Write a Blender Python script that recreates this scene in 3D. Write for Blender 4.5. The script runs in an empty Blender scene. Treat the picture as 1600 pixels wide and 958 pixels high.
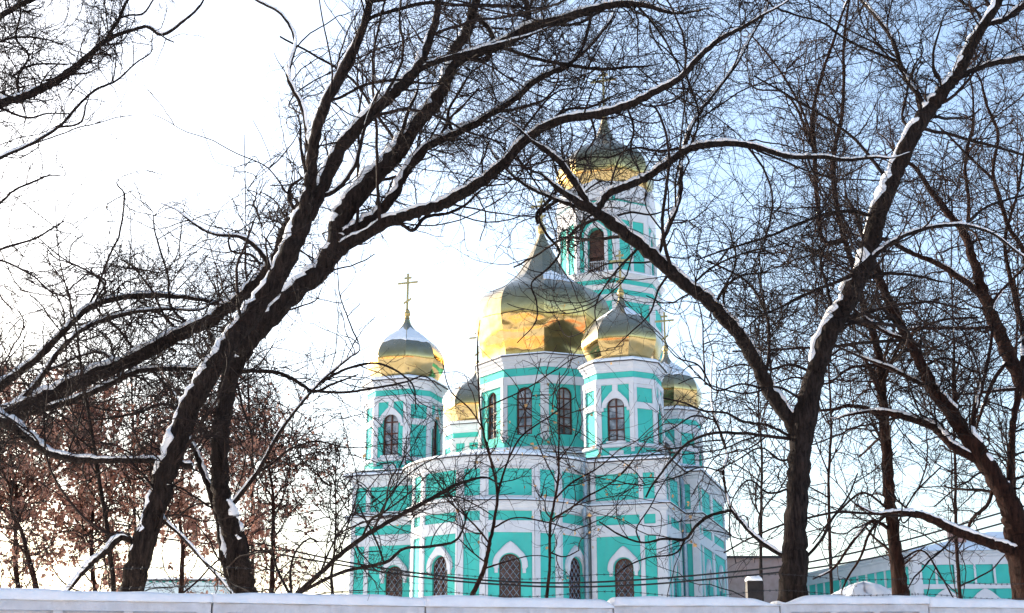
import bpy, math, random
import numpy as np
random.seed(7); RNG = np.random.default_rng(11)
SC = bpy.context.scene; COL = SC.collection
PI = math.pi
def R(d): return math.radians(d)

# ------------------------------------------------------------------ camera
FPX, HOR, CAMZ = 2000.0, 1100.0, 1.6
PITCH = math.atan((HOR - 479) / FPX)
cd = bpy.data.cameras.new('camera'); cam = bpy.data.objects.new('camera', cd); COL.objects.link(cam)
cam.location = (0, 0, CAMZ); cam.rotation_euler = (PI / 2 + PITCH, 0, 0)
cd.sensor_width = 36; cd.lens = 36 * FPX / 1600; cd.clip_end = 3000; cd.clip_start = 0.1
SC.camera = cam
CP, SP = math.cos(PITCH), math.sin(PITCH)
def ray(px, py):
    x = (px - 800) / FPX; y = (479 - py) / FPX
    return (x, CP - y * SP, SP + y * CP)
def at(px, py, Y):
    r = ray(px, py); return np.array((r[0] / r[1] * Y, Y, CAMZ + r[2] / r[1] * Y))
def zrow(py, Y): r = ray(800, py); return CAMZ + r[2] / r[1] * Y
def project(p):
    X, Y, Z = p[..., 0], p[..., 1], p[..., 2] - CAMZ
    d = np.maximum(Y * CP + Z * SP, 0.1); up = -Y * SP + Z * CP
    return 800 + FPX * X / d, 479 - FPX * up / d

# ------------------------------------------------------------------ materials
def new_mat(name):
    m = bpy.data.materials.new(name); m.use_nodes = True
    nt = m.node_tree; b = nt.nodes['Principled BSDF']; return m, nt, b
def noise(nt, scale, detail=4, rough=0.6, stretch=None, coord='Object'):
    tc = nt.nodes.new('ShaderNodeTexCoord'); n = nt.nodes.new('ShaderNodeTexNoise')
    n.inputs['Scale'].default_value = scale; n.inputs['Detail'].default_value = detail; n.inputs['Roughness'].default_value = rough
    if stretch:
        mp = nt.nodes.new('ShaderNodeMapping'); mp.inputs['Scale'].default_value = stretch
        nt.links.new(tc.outputs[coord], mp.inputs[0]); nt.links.new(mp.outputs[0], n.inputs['Vector'])
    else: nt.links.new(tc.outputs[coord], n.inputs['Vector'])
    return n
def ramp(nt, src, stops):
    r = nt.nodes.new('ShaderNodeValToRGB'); el = r.color_ramp.elements
    while len(el) < len(stops): el.new(0.5)
    for e, (p, c) in zip(el, stops): e.position = p; e.color = (*c, 1)
    nt.links.new(src, r.inputs[0]); return r
def bump(nt, b, src, strength, dist):
    n = nt.nodes.new('ShaderNodeBump'); n.inputs['Strength'].default_value = strength; n.inputs['Distance'].default_value = dist
    nt.links.new(src, n.inputs['Height']); nt.links.new(n.outputs[0], b.inputs['Normal'])
def mat(name, c1, c2=None, scale=3, rough=0.8, metal=0, bmp=None, stretch=None, lo=0.35, hi=0.65, spec=0.3):
    m, nt, b = new_mat(name)
    b.inputs['Roughness'].default_value = rough; b.inputs['Metallic'].default_value = metal
    b.inputs['Specular IOR Level'].default_value = spec
    n = noise(nt, scale, stretch=stretch)
    r = ramp(nt, n.outputs[0], [(lo, c1), (hi, c2 or c1)])
    nt.links.new(r.outputs[0], b.inputs['Base Color'])
    if bmp:
        n2 = noise(nt, bmp[0], 6, 0.65, stretch); bump(nt, b, n2.outputs[0], bmp[1], bmp[2])
    return m
M = {}
M['teal'] = mat('teal_plaster', (0.045, 0.40, 0.345), (0.056, 0.46, 0.40), 1.2, 0.85, bmp=(14, 0.25, 0.02))
M['white'] = mat('white_plaster', (0.51, 0.515, 0.545), (0.58, 0.585, 0.61), 1.6, 0.85, bmp=(12, 0.25, 0.02))
M['snow'] = mat('snow', (0.72, 0.74, 0.78), (0.80, 0.82, 0.85), 4, 0.7, bmp=(5, 0.5, 0.05))
M['frame'] = mat('brown_window_wood', (0.055, 0.018, 0.012), (0.095, 0.03, 0.018), 6, 0.55)
M['roofmetal'] = mat('dark_roof_edge', (0.03, 0.025, 0.03), (0.06, 0.05, 0.05), 5, 0.6)
M['pipe'] = mat('blue_grey_pipe', (0.20, 0.27, 0.34), (0.28, 0.34, 0.40), 6, 0.4, 0.6)
M['concrete'] = mat('whitewashed_concrete', (0.50, 0.50, 0.52), (0.62, 0.62, 0.64), 5, 0.9, bmp=(25, 0.5, 0.012))
M['brown'] = mat('mauve_brown_render', (0.36, 0.225, 0.20), (0.44, 0.29, 0.265), 2.5, 0.9, bmp=(18, 0.4, 0.02))
M['dark'] = mat('dark_tarred_metal', (0.007, 0.006, 0.007), (0.02, 0.016, 0.016), 6, 0.7)
M['cable'] = mat('black_cable', (0.012, 0.012, 0.014), None, 6, 0.6)
M['ochre'] = mat('ochre_render', (0.62, 0.42, 0.20), (0.70, 0.50, 0.26), 2, 0.9)
M['brick'] = mat('orange_brick', (0.42, 0.17, 0.09), (0.50, 0.22, 0.11), 3, 0.9)
M['louvre'] = mat('brown_louvre', (0.06, 0.028, 0.024), (0.085, 0.04, 0.03), 3, 0.8)
def weather(m, stain, amount):
    nt = m.node_tree; b = nt.nodes['Principled BSDF']; l = b.inputs['Base Color'].links[0].from_socket
    n = noise(nt, 1.5, 6, 0.72, (1.6, 1.6, 0.30)); r = ramp(nt, n.outputs[0], [(0.50, (0,0,0)), (0.72, (amount,)*3)])
    n2 = noise(nt, 5.5, 5, 0.7); r2 = ramp(nt, n2.outputs[0], [(0.56, (0,0,0)), (0.66, (amount*0.8,)*3)])
    ad = nt.nodes.new('ShaderNodeMath'); ad.operation = 'MAXIMUM'; nt.links.new(r.outputs[0], ad.inputs[0]); nt.links.new(r2.outputs[0], ad.inputs[1])
    mx = nt.nodes.new('ShaderNodeMix'); mx.data_type = 'RGBA'; nt.links.new(ad.outputs[0], mx.inputs[0]); nt.links.new(l, mx.inputs[6]); mx.inputs[7].default_value = (*stain, 1)
    nt.links.new(mx.outputs[2], b.inputs['Base Color'])
weather(M['teal'], (0.10, 0.34, 0.30), 0.38); weather(M['white'], (0.42, 0.44, 0.46), 0.40); weather(M['concrete'], (0.36, 0.36, 0.36), 0.5)
def glass_mat():
    m, nt, b = new_mat('window_glass')
    n = noise(nt, 1.7); r = ramp(nt, n.outputs[0], [(0.35, (0.05, 0.055, 0.07)), (0.62, (0.34, 0.36, 0.40))])  # pale patches in the glass colour stand in for reflected sky
    nt.links.new(r.outputs[0], b.inputs['Base Color']); b.inputs['Roughness'].default_value = 0.06
    b.inputs['Specular IOR Level'].default_value = 0.8
    n2 = noise(nt, 1.1); bump(nt, b, n2.outputs[0], 0.15, 0.05); return m
M['glass'] = glass_mat()
M['lattice_glass'] = mat('brown_shuttered_glass', (0.035, 0.016, 0.014), (0.13, 0.075, 0.066), 1.6, 0.25, spec=0.5, bmp=(2, 0.3, 0.03))
def gold_mat():
    m, nt, b = new_mat('gilded_sheet_metal')
    b.inputs['Metallic'].default_value = 1.0; b.inputs['Roughness'].default_value = 0.09
    n = noise(nt, 2.2, 3); r = ramp(nt, n.outputs[0], [(0.3, (0.43, 0.30, 0.12)), (0.7, (0.52, 0.38, 0.175))])
    g = nt.nodes.new('ShaderNodeNewGeometry'); sx = nt.nodes.new('ShaderNodeSeparateXYZ'); nt.links.new(g.outputs['Normal'], sx.inputs[0])
    fn = noise(nt, 3.0, 5, 0.65); fa_ = nt.nodes.new('ShaderNodeMath'); fa_.operation = 'MULTIPLY_ADD'; fa_.inputs[1].default_value = 0.45; nt.links.new(fn.outputs[0], fa_.inputs[0]); nt.links.new(sx.outputs[2], fa_.inputs[2])
    fr = ramp(nt, fa_.outputs[0], [(0.38, (0,0,0)), (0.80, (0.75,)*3)])          # upward faces greyed: the sky's reflection put into the colour
    mx = nt.nodes.new('ShaderNodeMix'); mx.data_type = 'RGBA'; nt.links.new(fr.outputs[0], mx.inputs[0]); nt.links.new(r.outputs[0], mx.inputs[6]); mx.inputs[7].default_value = (0.36, 0.34, 0.28, 1)
    nt.links.new(mx.outputs[2], b.inputs['Base Color'])
    rr = nt.nodes.new('ShaderNodeMapRange'); rr.inputs['To Min'].default_value = 0.11; rr.inputs['To Max'].default_value = 0.36; nt.links.new(fr.outputs[0], rr.inputs['Value']); nt.links.new(rr.outputs[0], b.inputs['Roughness'])
    n2 = noise(nt, 0.55, 1.5, 0.4, (1, 1, 1.8))
    v = nt.nodes.new('ShaderNodeTexVoronoi'); v.inputs['Scale'].default_value = 0.8
    tc = nt.nodes.new('ShaderNodeTexCoord'); nt.links.new(tc.outputs['Object'], v.inputs['Vector'])
    ma = nt.nodes.new('ShaderNodeMath'); ma.operation = 'MULTIPLY_ADD'; ma.inputs[1].default_value = 0.25
    nt.links.new(v.outputs['Distance'], ma.inputs[0]); nt.links.new(n2.outputs[0], ma.inputs[2])
    bump(nt, b, ma.outputs[0], 0.55, 0.16); return m
M['gold'] = gold_mat()
M['oldgold'] = mat('weathered_gold', (0.42, 0.31, 0.13), (0.55, 0.42, 0.20), 5, 0.35, 0.85)
def bark_mat(name, c1, c2):
    m, nt, b = new_mat(name); b.inputs['Roughness'].default_value = 0.95; b.inputs['Specular IOR Level'].default_value = 0.1
    n = noise(nt, 22, 6, 0.75, (1, 1, 0.16)); r = ramp(nt, n.outputs[0], [(0.36, c1), (0.66, c2)])
    nt.links.new(r.outputs[0], b.inputs['Base Color'])
    n2 = noise(nt, 20, 6, 0.7, (1, 1, 0.16)); bump(nt, b, n2.outputs[0], 1.0, 0.06); return m
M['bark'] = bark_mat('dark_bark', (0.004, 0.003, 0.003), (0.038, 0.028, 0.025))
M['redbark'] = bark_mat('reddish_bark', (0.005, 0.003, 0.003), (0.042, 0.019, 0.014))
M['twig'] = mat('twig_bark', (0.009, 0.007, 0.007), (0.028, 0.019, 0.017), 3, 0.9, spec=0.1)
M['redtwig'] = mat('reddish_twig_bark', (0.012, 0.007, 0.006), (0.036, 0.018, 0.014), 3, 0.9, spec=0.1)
M['leaf'] = mat('dry_rust_seed_keys', (0.20, 0.095, 0.075), (0.52, 0.30, 0.225), 2.2, 0.85, spec=0.1)
M['tanleaf'] = mat('dry_tan_leaves', (0.36, 0.22, 0.10), (0.55, 0.38, 0.20), 2.2, 0.85, spec=0.1)
def snowground():
    m, nt, b = new_mat('snowfield'); b.inputs['Base Color'].default_value = (0.86, 0.87, 0.90, 1); b.inputs['Roughness'].default_value = 0.75
    n = noise(nt, 0.35, 6); r = ramp(nt, n.outputs[0], [(0.3, (0.78, 0.80, 0.83)), (0.6, (0.88, 0.89, 0.91))])
    nt.links.new(r.outputs[0], b.inputs['Base Color']); bump(nt, b, n.outputs[0], 0.8, 0.4); return m
M['ground'] = snowground()

# ------------------------------------------------------------------ mesh helpers
class MB:
    def __init__(s): s.v = []; s.f = []; s.m = []
    def add(s, vs, fs, mi=0):
        o = len(s.v); s.v += [tuple(map(float, p)) for p in vs]
        for f in fs: s.f.append(tuple(i + o for i in f)); s.m.append(mi)
    def box(s, x0, x1, y0, y1, z0, z1, mi=0):
        s.add([(x0,y0,z0),(x1,y0,z0),(x1,y1,z0),(x0,y1,z0),(x0,y0,z1),(x1,y0,z1),(x1,y1,z1),(x0,y1,z1)],
              [(3,2,1,0),(4,5,6,7),(0,1,5,4),(1,2,6,5),(2,3,7,6),(3,0,4,7)], mi)
    def lathe(s, prof, n, a0=0.0, cx=0, cy=0, mi=0, cap=True):
        o = len(s.v)
        for r, z in prof:
            for k in range(n):
                a = a0 + 2*PI*k/n; s.v.append((cx + r*math.cos(a), cy + r*math.sin(a), z))
        for i in range(len(prof)-1):
            for k in range(n):
                k2 = (k+1) % n; s.f.append((o+i*n+k, o+i*n+k2, o+(i+1)*n+k2, o+(i+1)*n+k)); s.m.append(mi)
        if cap:
            s.f.append(tuple(o+k for k in reversed(range(n)))); s.m.append(mi)
            s.f.append(tuple(o+(len(prof)-1)*n+k for k in range(n))); s.m.append(mi)
    def tube(s, pts, rad, n=6, mi=0):
        pts = np.array(pts, float); V, F = tube_arrays(pts[None], np.broadcast_to(np.asarray(rad, float), (len(pts),))[None], n)
        s.add(V, F, mi)
    def build(s, name, mats, parent=None, smooth=False, loc=None):
        me = bpy.data.meshes.new(name); me.from_pydata(s.v, [], s.f)
        for m in (mats if isinstance(mats, (list, tuple)) else [mats]): me.materials.append(m)
        me.polygons.foreach_set('material_index', s.m)
        if smooth: me.polygons.foreach_set('use_smooth', [True]*len(s.f))
        me.update(); return link(name, me, parent, loc)
def link(name, me, parent=None, loc=None):
    o = bpy.data.objects.new(name, me); COL.objects.link(o)
    if parent: o.parent = parent
    if loc: o.location = loc
    return o
def empty(name, loc=(0,0,0), rz=0):
    o = bpy.data.objects.new(name, None); COL.objects.link(o); o.location = loc; o.rotation_euler = (0,0,rz); o.empty_display_size = 0.3; return o
def tag(o, label=None, cat=None, group=None, kind=None):
    if label: o['label'] = label
    if cat: o['category'] = cat
    if group: o['group'] = group
    if kind: o['kind'] = kind
    return o
def tube_arrays(P, Rd, n, caps=False):
    """P (N,S,3) polylines, Rd (N,S) radii -> verts, quads (vectorised)"""
    N, S, _ = P.shape
    T = np.empty_like(P); T[:,1:-1] = P[:,2:]-P[:,:-2]; T[:,0] = P[:,1]-P[:,0]; T[:,-1] = P[:,-1]-P[:,-2]
    T /= np.maximum(np.linalg.norm(T, axis=2, keepdims=True), 1e-9)
    ref = np.where(np.abs(T[:, :1, 2:3]) < 0.9, np.array([[[0,0,1.0]]]), np.array([[[1.0,0,0]]]))
    # one reference per polyline, so that rings do not twist
    A = np.cross(T, np.broadcast_to(ref, T.shape)); la = np.linalg.norm(A, axis=2, keepdims=True)
    A = np.where(la > 1e-3, A/np.maximum(la, 1e-9), np.array([[[0,1.0,0]]])); B = np.cross(T, A)
    ang = np.arange(n)*2*PI/n
    V = P[:,:,None,:] + Rd[:,:,None,None]*(A[:,:,None,:]*np.cos(ang)[None,None,:,None] + B[:,:,None,:]*np.sin(ang)[None,None,:,None])
    V = V.reshape(-1, 3)
    i = np.arange(N)[:,None,None]*S*n; j = np.arange(S-1)[None,:,None]*n; k = np.arange(n)[None,None,:]; k2 = (k+1) % n
    F = np.stack([i+j+k, i+j+k2, i+j+n+k2, i+j+n+k], -1).reshape(-1, 4)
    return V, F
def np_mesh(name, V, F, m, parent=None, smooth=False):
    me = bpy.data.meshes.new(name); nv, nf, w = len(V), len(F), F.shape[1]
    me.vertices.add(nv); me.vertices.foreach_set('co', np.ascontiguousarray(V, dtype=np.float32).ravel())
    me.loops.add(nf*w); me.loops.foreach_set('vertex_index', np.ascontiguousarray(F, dtype=np.int32).ravel())
    me.polygons.add(nf); me.polygons.foreach_set('loop_start', np.arange(0, nf*w, w, dtype=np.int32))
    if smooth: me.polygons.foreach_set('use_smooth', np.ones(nf, dtype=bool))
    me.materials.append(m); me.update(calc_edges=True); return link(name, me, parent)

# ---- facade helpers: a facet is a vertical plane with origin p (2D), outward normal n (2D)
class Facet:
    def __init__(s, px, py, nx, ny):
        l = math.hypot(nx, ny); s.p = (px, py); s.n = (nx/l, ny/l); s.t = (-s.n[1], s.n[0])
    def w(s, a, z, d=0.0): return (s.p[0]+s.t[0]*a+s.n[0]*d, s.p[1]+s.t[1]*a+s.n[1]*d, z)
    def box(s, mb, a0, a1, z0, z1, d0, d1, mi=0):
        mb.add([s.w(a0,z0,d0),s.w(a1,z0,d0),s.w(a1,z0,d1),s.w(a0,z0,d1),s.w(a0,z1,d0),s.w(a1,z1,d0),s.w(a1,z1,d1),s.w(a0,z1,d1)],
               [(0,1,2,3),(7,6,5,4),(1,0,4,5),(2,1,5,6),(3,2,6,7),(0,3,7,4)], mi)
    def wall(s, mb, a0, a1, z0, z1, win=None, depth=0.22, mi=0):
        if not win:
            mb.add([s.w(a0,z0),s.w(a1,z0),s.w(a1,z1),s.w(a0,z1)], [(0,1,2,3)], mi); return
        c, w, zb, zs = win; r = w/2
        mb.add([s.w(a0,z0),s.w(c-r,z0),s.w(c-r,z1),s.w(a0,z1)], [(0,1,2,3)], mi)
        mb.add([s.w(c+r,z0),s.w(a1,z0),s.w(a1,z1),s.w(c+r,z1)], [(0,1,2,3)], mi)
        mb.add([s.w(c-r,z0),s.w(c+r,z0),s.w(c+r,zb),s.w(c-r,zb)], [(0,1,2,3)], mi)
        N = 12; arc = [(c - r*math.cos(PI*k/N), zs + r*math.sin(PI*k/N)) for k in range(N+1)]
        for k in range(N):
            (x0,y0),(x1,y1) = arc[k], arc[k+1]
            mb.add([s.w(x0,y0),s.w(x1,y1),s.w(x1,z1),s.w(x0,z1)], [(0,1,2,3)], mi)
        loop = [(c-r,zb)] + arc + [(c+r,zb)]
        for k in range(len(loop)):
            (x0,y0),(x1,y1) = loop[k], loop[(k+1) % len(loop)]
            mb.add([s.w(x0,y0),s.w(x1,y1),s.w(x1,y1,-depth),s.w(x0,y0,-depth)], [(0,1,2,3)], mi)
    def band(s, mb, c, zs, r0, r1, d0, d1, keel=0.0, foot=0.0, mi=0):
        """arched moulding between radii r0 and r1, with a pointed (keel) top and straight feet"""
        N = 16
        def pt(r, k):
            a = PI*k/N; return (c - r*math.cos(a), zs + r*math.sin(a) + (keel*max(0, 1-abs(k-N/2)/(N*0.2)) if r > r0+1e-6 else 0))
        I = [pt(r0,k) for k in range(N+1)]; O = [pt(r1,k) for k in range(N+1)]
        if foot:
            I = [(I[0][0], zs-foot)] + I + [(I[-1][0], zs-foot)]; O = [(O[0][0], zs-foot)] + O + [(O[-1][0], zs-foot)]
        for k in range(len(I)-1):
            q = [I[k], I[k+1], O[k+1], O[k]]
            vs = [s.w(x,z,d0) for x,z in q] + [s.w(x,z,d1) for x,z in q]
            mb.add(vs, [(7,6,5,4),(0,1,5,4),(2,3,7,6)] + ([(3,0,4,7)] if k == 0 else []) + ([(1,2,6,5)] if k == len(I)-2 else []), mi)
    def window(s, win, rows, name, parent, depth=0.2, fw=0.07, lattice=False, blind=False):
        c, w, zb, zs = win; r = w/2; mb = MB()
        g = [(c-r,zb),(c+r,zb)] + [(c + r*math.cos(PI*k/12), zs + r*math.sin(PI*k/12)) for k in range(13)]
        mb.add([s.w(x,z,-depth+0.01) for x,z in g], [tuple(range(len(g)))], 1)
        d0, d1 = -depth+0.015, -depth+0.10
        s.band(mb, c, zs, r-fw, r-0.003, d0, d1)
        s.box(mb, c-r+0.003, c-r+fw, zb+0.004, zs, d0, d1); s.box(mb, c+r-fw, c+r-0.003, zb+0.004, zs, d0, d1)
        s.box(mb, c-r+fw, c+r-fw, zb+0.004, zb+fw, d0, d1)
        s.box(mb, c-fw*0.45, c+fw*0.45, zb+fw, zs+r-fw, d0, d1-0.012)
        for k, z in enumerate(rows): s.box(mb, c-r+fw, c+r-fw, z-0.03, z+0.03, d0, d1-0.022 + (0.012 if k == 0 else 0))
        if lattice:
            L = 0.30; x0, x1, z0, z1 = c-r+fw, c+r-fw, zb+fw, zs+r-fw
            for sg in (1,-1):
                k = -12
                while k < 24:
                    pts = []
                    for q in range(41):
                        x = x0 + (x1-x0)*q/40; z = z0 + k*L*1.2 + sg*(x-c)*1.25
                        inside = z0 <= z <= zs or (z > zs and math.hypot(x-c, z-zs) < r-fw)
                        if inside: pts.append((x,z))
                    if len(pts) > 2: mb.tube([s.w(pts[0][0],pts[0][1],d1+0.02), s.w(pts[-1][0],pts[-1][1],d1+0.02)], 0.014, 4, 2)
                    k += 1
        return mb.build(name, [M['frame'], M['lattice_glass' if lattice else 'glass'], M['pipe']], parent)
def sweep(mb, path, prof, closed=True, mi=0):
    """moulding: profile [(outward, z)] carried along a 2D path with mitred corners (path counter-clockwise = outward to the right)"""
    n = len(path); dirs = []
    for i in range(n):
        a, b = path[i], path[(i+1) % n]; l = math.hypot(b[0]-a[0], b[1]-a[1]) or 1; dirs.append(((b[0]-a[0])/l, (b[1]-a[1])/l))
    offs = []
    for i in range(n):
        if closed or 0 < i < n-1: d0, d1 = dirs[i-1], dirs[i]
        elif i == 0: d0 = d1 = dirs[0]
        else: d0 = d1 = dirs[n-2]
        n0, n1 = (d0[1],-d0[0]), (d1[1],-d1[0]); mx, my = n0[0]+n1[0], n0[1]+n1[1]; k = 2/max(mx*mx+my*my, 0.3)
        offs.append((mx*k, my*k))
    vs = [(path[i][0]+offs[i][0]*d, path[i][1]+offs[i][1]*d, z) for i in range(n) for d, z in prof]; m = len(prof); fs = []
    for i in range(n if closed else n-1):
        j = (i+1) % n
        for k in range(m-1): fs.append((i*m+k, j*m+k, j*m+k+1, i*m+k+1))
    mb.add(vs, fs, mi)
def polygon_cap(mb, path, z, mi=0): mb.add([(x,y,z) for x,y in path], [tuple(range(len(path)))], mi)
def rect(u0, u1, v0, v1): return [(u0,v0),(u1,v0),(u1,v1),(u0,v1)]
def cornice_prof(z0, z1, out):
    h = z1-z0
    return [(0,z0),(out*0.22,z0),(out*0.22,z0+h*0.28),(out*0.5,z0+h*0.45),(out*0.55,z0+h*0.6),(out*0.9,z0+h*0.78),(out*0.9,z1),(0,z1)]

# ------------------------------------------------------------------ the church
church = empty('church', (1.68, 68.0, 0), R(-18))
tag(church, 'turquoise and white church with gilded onion domes and tall bell tower behind the trees', 'church')
def fine(prof, k=4):
    P = np.array(prof, float); out = []
    for i in range(len(P)-1):
        p0 = P[max(i-1,0)]; p1 = P[i]; p2 = P[i+1]; p3 = P[min(i+2,len(P)-1)]
        for q in range(k):
            t = q/k; out.append(0.5*((2*p1)+(-p0+p2)*t+(2*p0-5*p1+4*p2-p3)*t*t+(-p0+3*p1-3*p2+p3)*t**3))
    out.append(P[-1]); return [(max(float(r),0.01), float(z)) for r, z in out]
def gored_dome(name, prof, n, parent, mat_):
    pr = fine(prof); me = MB()
    for k in range(n):
        a0 = -PI/2 - PI/n + 2*PI*k/n; a1 = a0 + 2*PI/n; W = 5; vs = []
        for r, z in pr:
            x0,y0,x1,y1 = r*math.cos(a0), r*math.sin(a0), r*math.cos(a1), r*math.sin(a1)
            am = (a0+a1)/2; bul = r*(1-math.cos(PI/n))*0.14
            for q in range(W+1):
                t = q/W; b = bul*(1-(2*t-1)**2); vs.append((x0+(x1-x0)*t+b*math.cos(am), y0+(y1-y0)*t+b*math.sin(am), z))
        fs = [(i*(W+1)+q, i*(W+1)+q+1, (i+1)*(W+1)+q+1, (i+1)*(W+1)+q) for i in range(len(pr)-1) for q in range(W)]
        me.add(vs, fs)
    return me.build(name, mat_, parent, smooth=True)
def dome_snow(prof, n, gores, zlo, zhi, parent, seed):
    rnd = random.Random(seed); pr = [p for p in fine(prof, 6) if p[1] <= zhi]
    for k in gores:
        me = MB()
        a0 = -PI/2 - PI/n + 2*PI*k/n; a1 = a0 + 2*PI/n; am = (a0+a1)/2; W = 8; lows = []
        z = zlo + rnd.uniform(-0.08, 0.08); mid = rnd.uniform(-0.10, 0.14)
        for q in range(W+1):
            t = q/W; lows.append(z + (1-(2*t-1)**2)*mid + rnd.uniform(-0.035, 0.035) + (t-0.5)*rnd.choice((-1,1))*0.05)
        N = 10; vs = []; z1 = zhi
        for q in range(W+1):
            t = -0.004 + 1.008*q/W; zhi = z1 - abs(t-0.5)*(z1-zlo)*0.55 + rnd.uniform(-0.03, 0.03)
            for i in range(N+1):
                zz = lows[q] + (zhi-lows[q])*i/N
                r = np.interp(zz, [p[1] for p in pr], [p[0] for p in pr])
                x0,y0,x1,y1 = r*math.cos(a0), r*math.sin(a0), r*math.cos(a1), r*math.sin(a1)
                b = r*(1-math.cos(PI/n))*0.14*(1-(2*t-1)**2) + 0.05*math.sin(PI*min(1,(i+0.3)/3)/2)*(1 if i else 0.2)
                vs.append((x0+(x1-x0)*t+b*math.cos(am), y0+(y1-y0)*t+b*math.sin(am), zz + 0.02))
        zhi = z1
        me.add(vs, [(q*(N+1)+i, (q+1)*(N+1)+i, (q+1)*(N+1)+i+1, q*(N+1)+i+1) for q in range(W) for i in range(N)])
        me.build('dome_snow', M['snow'], parent, smooth=True)
def cross(zball, rball, ztop, zbar, hbar, ztop2, hbar2, zlow, hlow, th, parent):
    mb = MB(); N = 10
    prof = [(rball*math.sin(PI*k/N)+0.01, zball - rball*math.cos(PI*k/N)) for k in range(N+1)]
    mb.lathe(prof, 14); mb.lathe([(th*1.6, zball-rball*1.5),(th*1.2, zball-rball*0.8),(th*1.5, zball+rball*0.9),(th*0.7, zball+rball*1.6)], 10)
    t = th/2; mb.box(-t, t, -t*0.8, t*0.8, zball+rball*0.9, ztop)
    mb.box(-hbar, hbar, -t*0.7, t*0.7, zbar-t, zbar+t); mb.box(-hbar2, hbar2, -t*0.7, t*0.7, ztop2-t, ztop2+t)
    s = 0.42; mb.add([(-hlow,-t*0.7,zlow-s*hlow*1.3-t),(hlow,-t*0.7,zlow+s*hlow*1.3-t),(hlow,t*0.7,zlow+s*hlow*1.3-t),(-hlow,t*0.7,zlow-s*hlow*1.3-t),
            (-hlow,-t*0.7,zlow-s*hlow*1.3+t),(hlow,-t*0.7,zlow+s*hlow*1.3+t),(hlow,t*0.7,zlow+s*hlow*1.3+t),(-hlow,t*0.7,zlow-s*hlow*1.3+t)],
            [(3,2,1,0),(4,5,6,7),(0,1,5,4),(1,2,6,5),(2,3,7,6),(3,0,4,7)])
    return mb.build('cross', M['oldgold'], parent)
def ngon(r, n): return [(r*math.cos(-PI/2-PI/n+2*PI*k/n), r*math.sin(-PI/2-PI/n+2*PI*k/n)) for k in range(n)]

# ---- corner towers
SMALL = [(1.62,17.45),(1.78,17.75),(1.95,18.15),(2.02,18.5),(1.97,18.8),(1.80,19.15),(1.52,19.5),(1.16,19.8),(0.80,20.06),(0.50,20.3),(0.29,20.55),(0.18,20.78),(0.11,21.02)]
def corner_tower(loc, gores, seed, zlo):
    A, c = 1.72, 0.88; oc = [(-c,-A),(c,-A),(A,-c),(A,c),(c,A),(-c,A),(-A,c),(-A,-c)]
    wm, tm, wins = MB(), MB(), []
    for k in range(8):
        (x0,y0),(x1,y1) = oc[k], oc[(k+1) % 8]; mx, my = (x0+x1)/2, (y0+y1)/2; L = math.hypot(x1-x0, y1-y0)/2
        f = Facet(mx, my, mx, my)
        if k % 2 == 0:
            w = (0, 0.84, 13.40, 15.11); f.wall(wm, -L, L, 11.9, 17.3, w); wins.append((f, w))
            for s in (-1, 1):
                a, b = sorted((s*(L-0.20), s*(L+0.02))); f.box(tm, a, b, 13.1, 16.2, 0.0, 0.07)
                f.box(tm, *sorted((s*0.56, s*0.70)), 14.83, 14.99, 0.0, 0.12)
                f.box(tm, *sorted((s*(L-0.17), s*(L-0.01))), 12.86, 13.1, 0.0, 0.06)
            f.band(tm, 0, 15.0, 0.44, 0.66, 0.0, 0.10, keel=0.22)
            f.box(tm, -0.13, 0.13, 15.65, 16.2, 0.0, 0.06)
            f.box(tm, -0.47, 0.47, 13.26, 13.38, 0.0, 0.14)
            f.box(tm, -0.34, 0.34, 12.72, 12.93, 0.0, 0.05)
        else:
            f.wall(wm, -L, L, 11.9, 17.3)
            for s in (-1, 1): f.box(tm, *sorted((s*(L-0.15), s*(L+0.01))), 13.1, 16.2, 0.0, 0.07)
            f.box(tm, -L, L, 14.92, 15.22, 0.0, 0.09); f.box(tm, -L+.1, L-.1, 15.95, 16.2, 0.0, 0.05)
    polygon_cap(wm, oc, 17.3)
    sweep(tm, oc, cornice_prof(16.72, 17.18, 0.26)); sweep(tm, oc, [(0,16.1),(0.09,16.12),(0.09,16.36),(0.05,16.42),(0,16.42)])
    sweep(tm, oc, [(0,13.08),(0.14,13.10),(0.16,13.2),(0.08,13.28),(0,13.30)]); sweep(tm, oc, [(0,12.0),(0.16,12.02),(0.16,12.42),(0,12.5)])
    o = wm.build('corner_tower', M['teal'], church, loc=loc)
    tm.build('trim', M['white'], o)
    for f, w in wins: f.window(w, (15.08, 14.5, 13.95), 'window', o)
    ro = MB(); sweep(ro, oc, [(0,17.184),(0.30,17.184),(0.30,17.215),(0,17.32)]); ro.build('roof_edge', M['roofmetal'], o)
    sn = MB(); sweep(sn, oc, [(0.24,17.225),(0.30,17.225),(0.28,17.30),(0.12,17.42),(-0.2,17.5)]); sn.build('roof_snow', M['snow'], o, smooth=False)
    gored_dome('dome', SMALL, 8, o, M['gold'])
    dome_snow(SMALL, 8, gores, zlo, 20.35, o, seed)
    cross(21.2, 0.17, 23.45, 22.93, 0.56, 23.2, 0.20, 21.92, 0.21, 0.10, o)
    return o
for (u, v, g, zl) in ((-5.76,-5.58,(0,1,7),19.35),(5.76,-5.58,(1,2,7),19.75),(-5.76,5.58,(1,2),19.6),(5.76,5.58,(0,1,2),19.3)):
    corner_tower((u, v, 0), g, int(10+u+v), zl)

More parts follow.
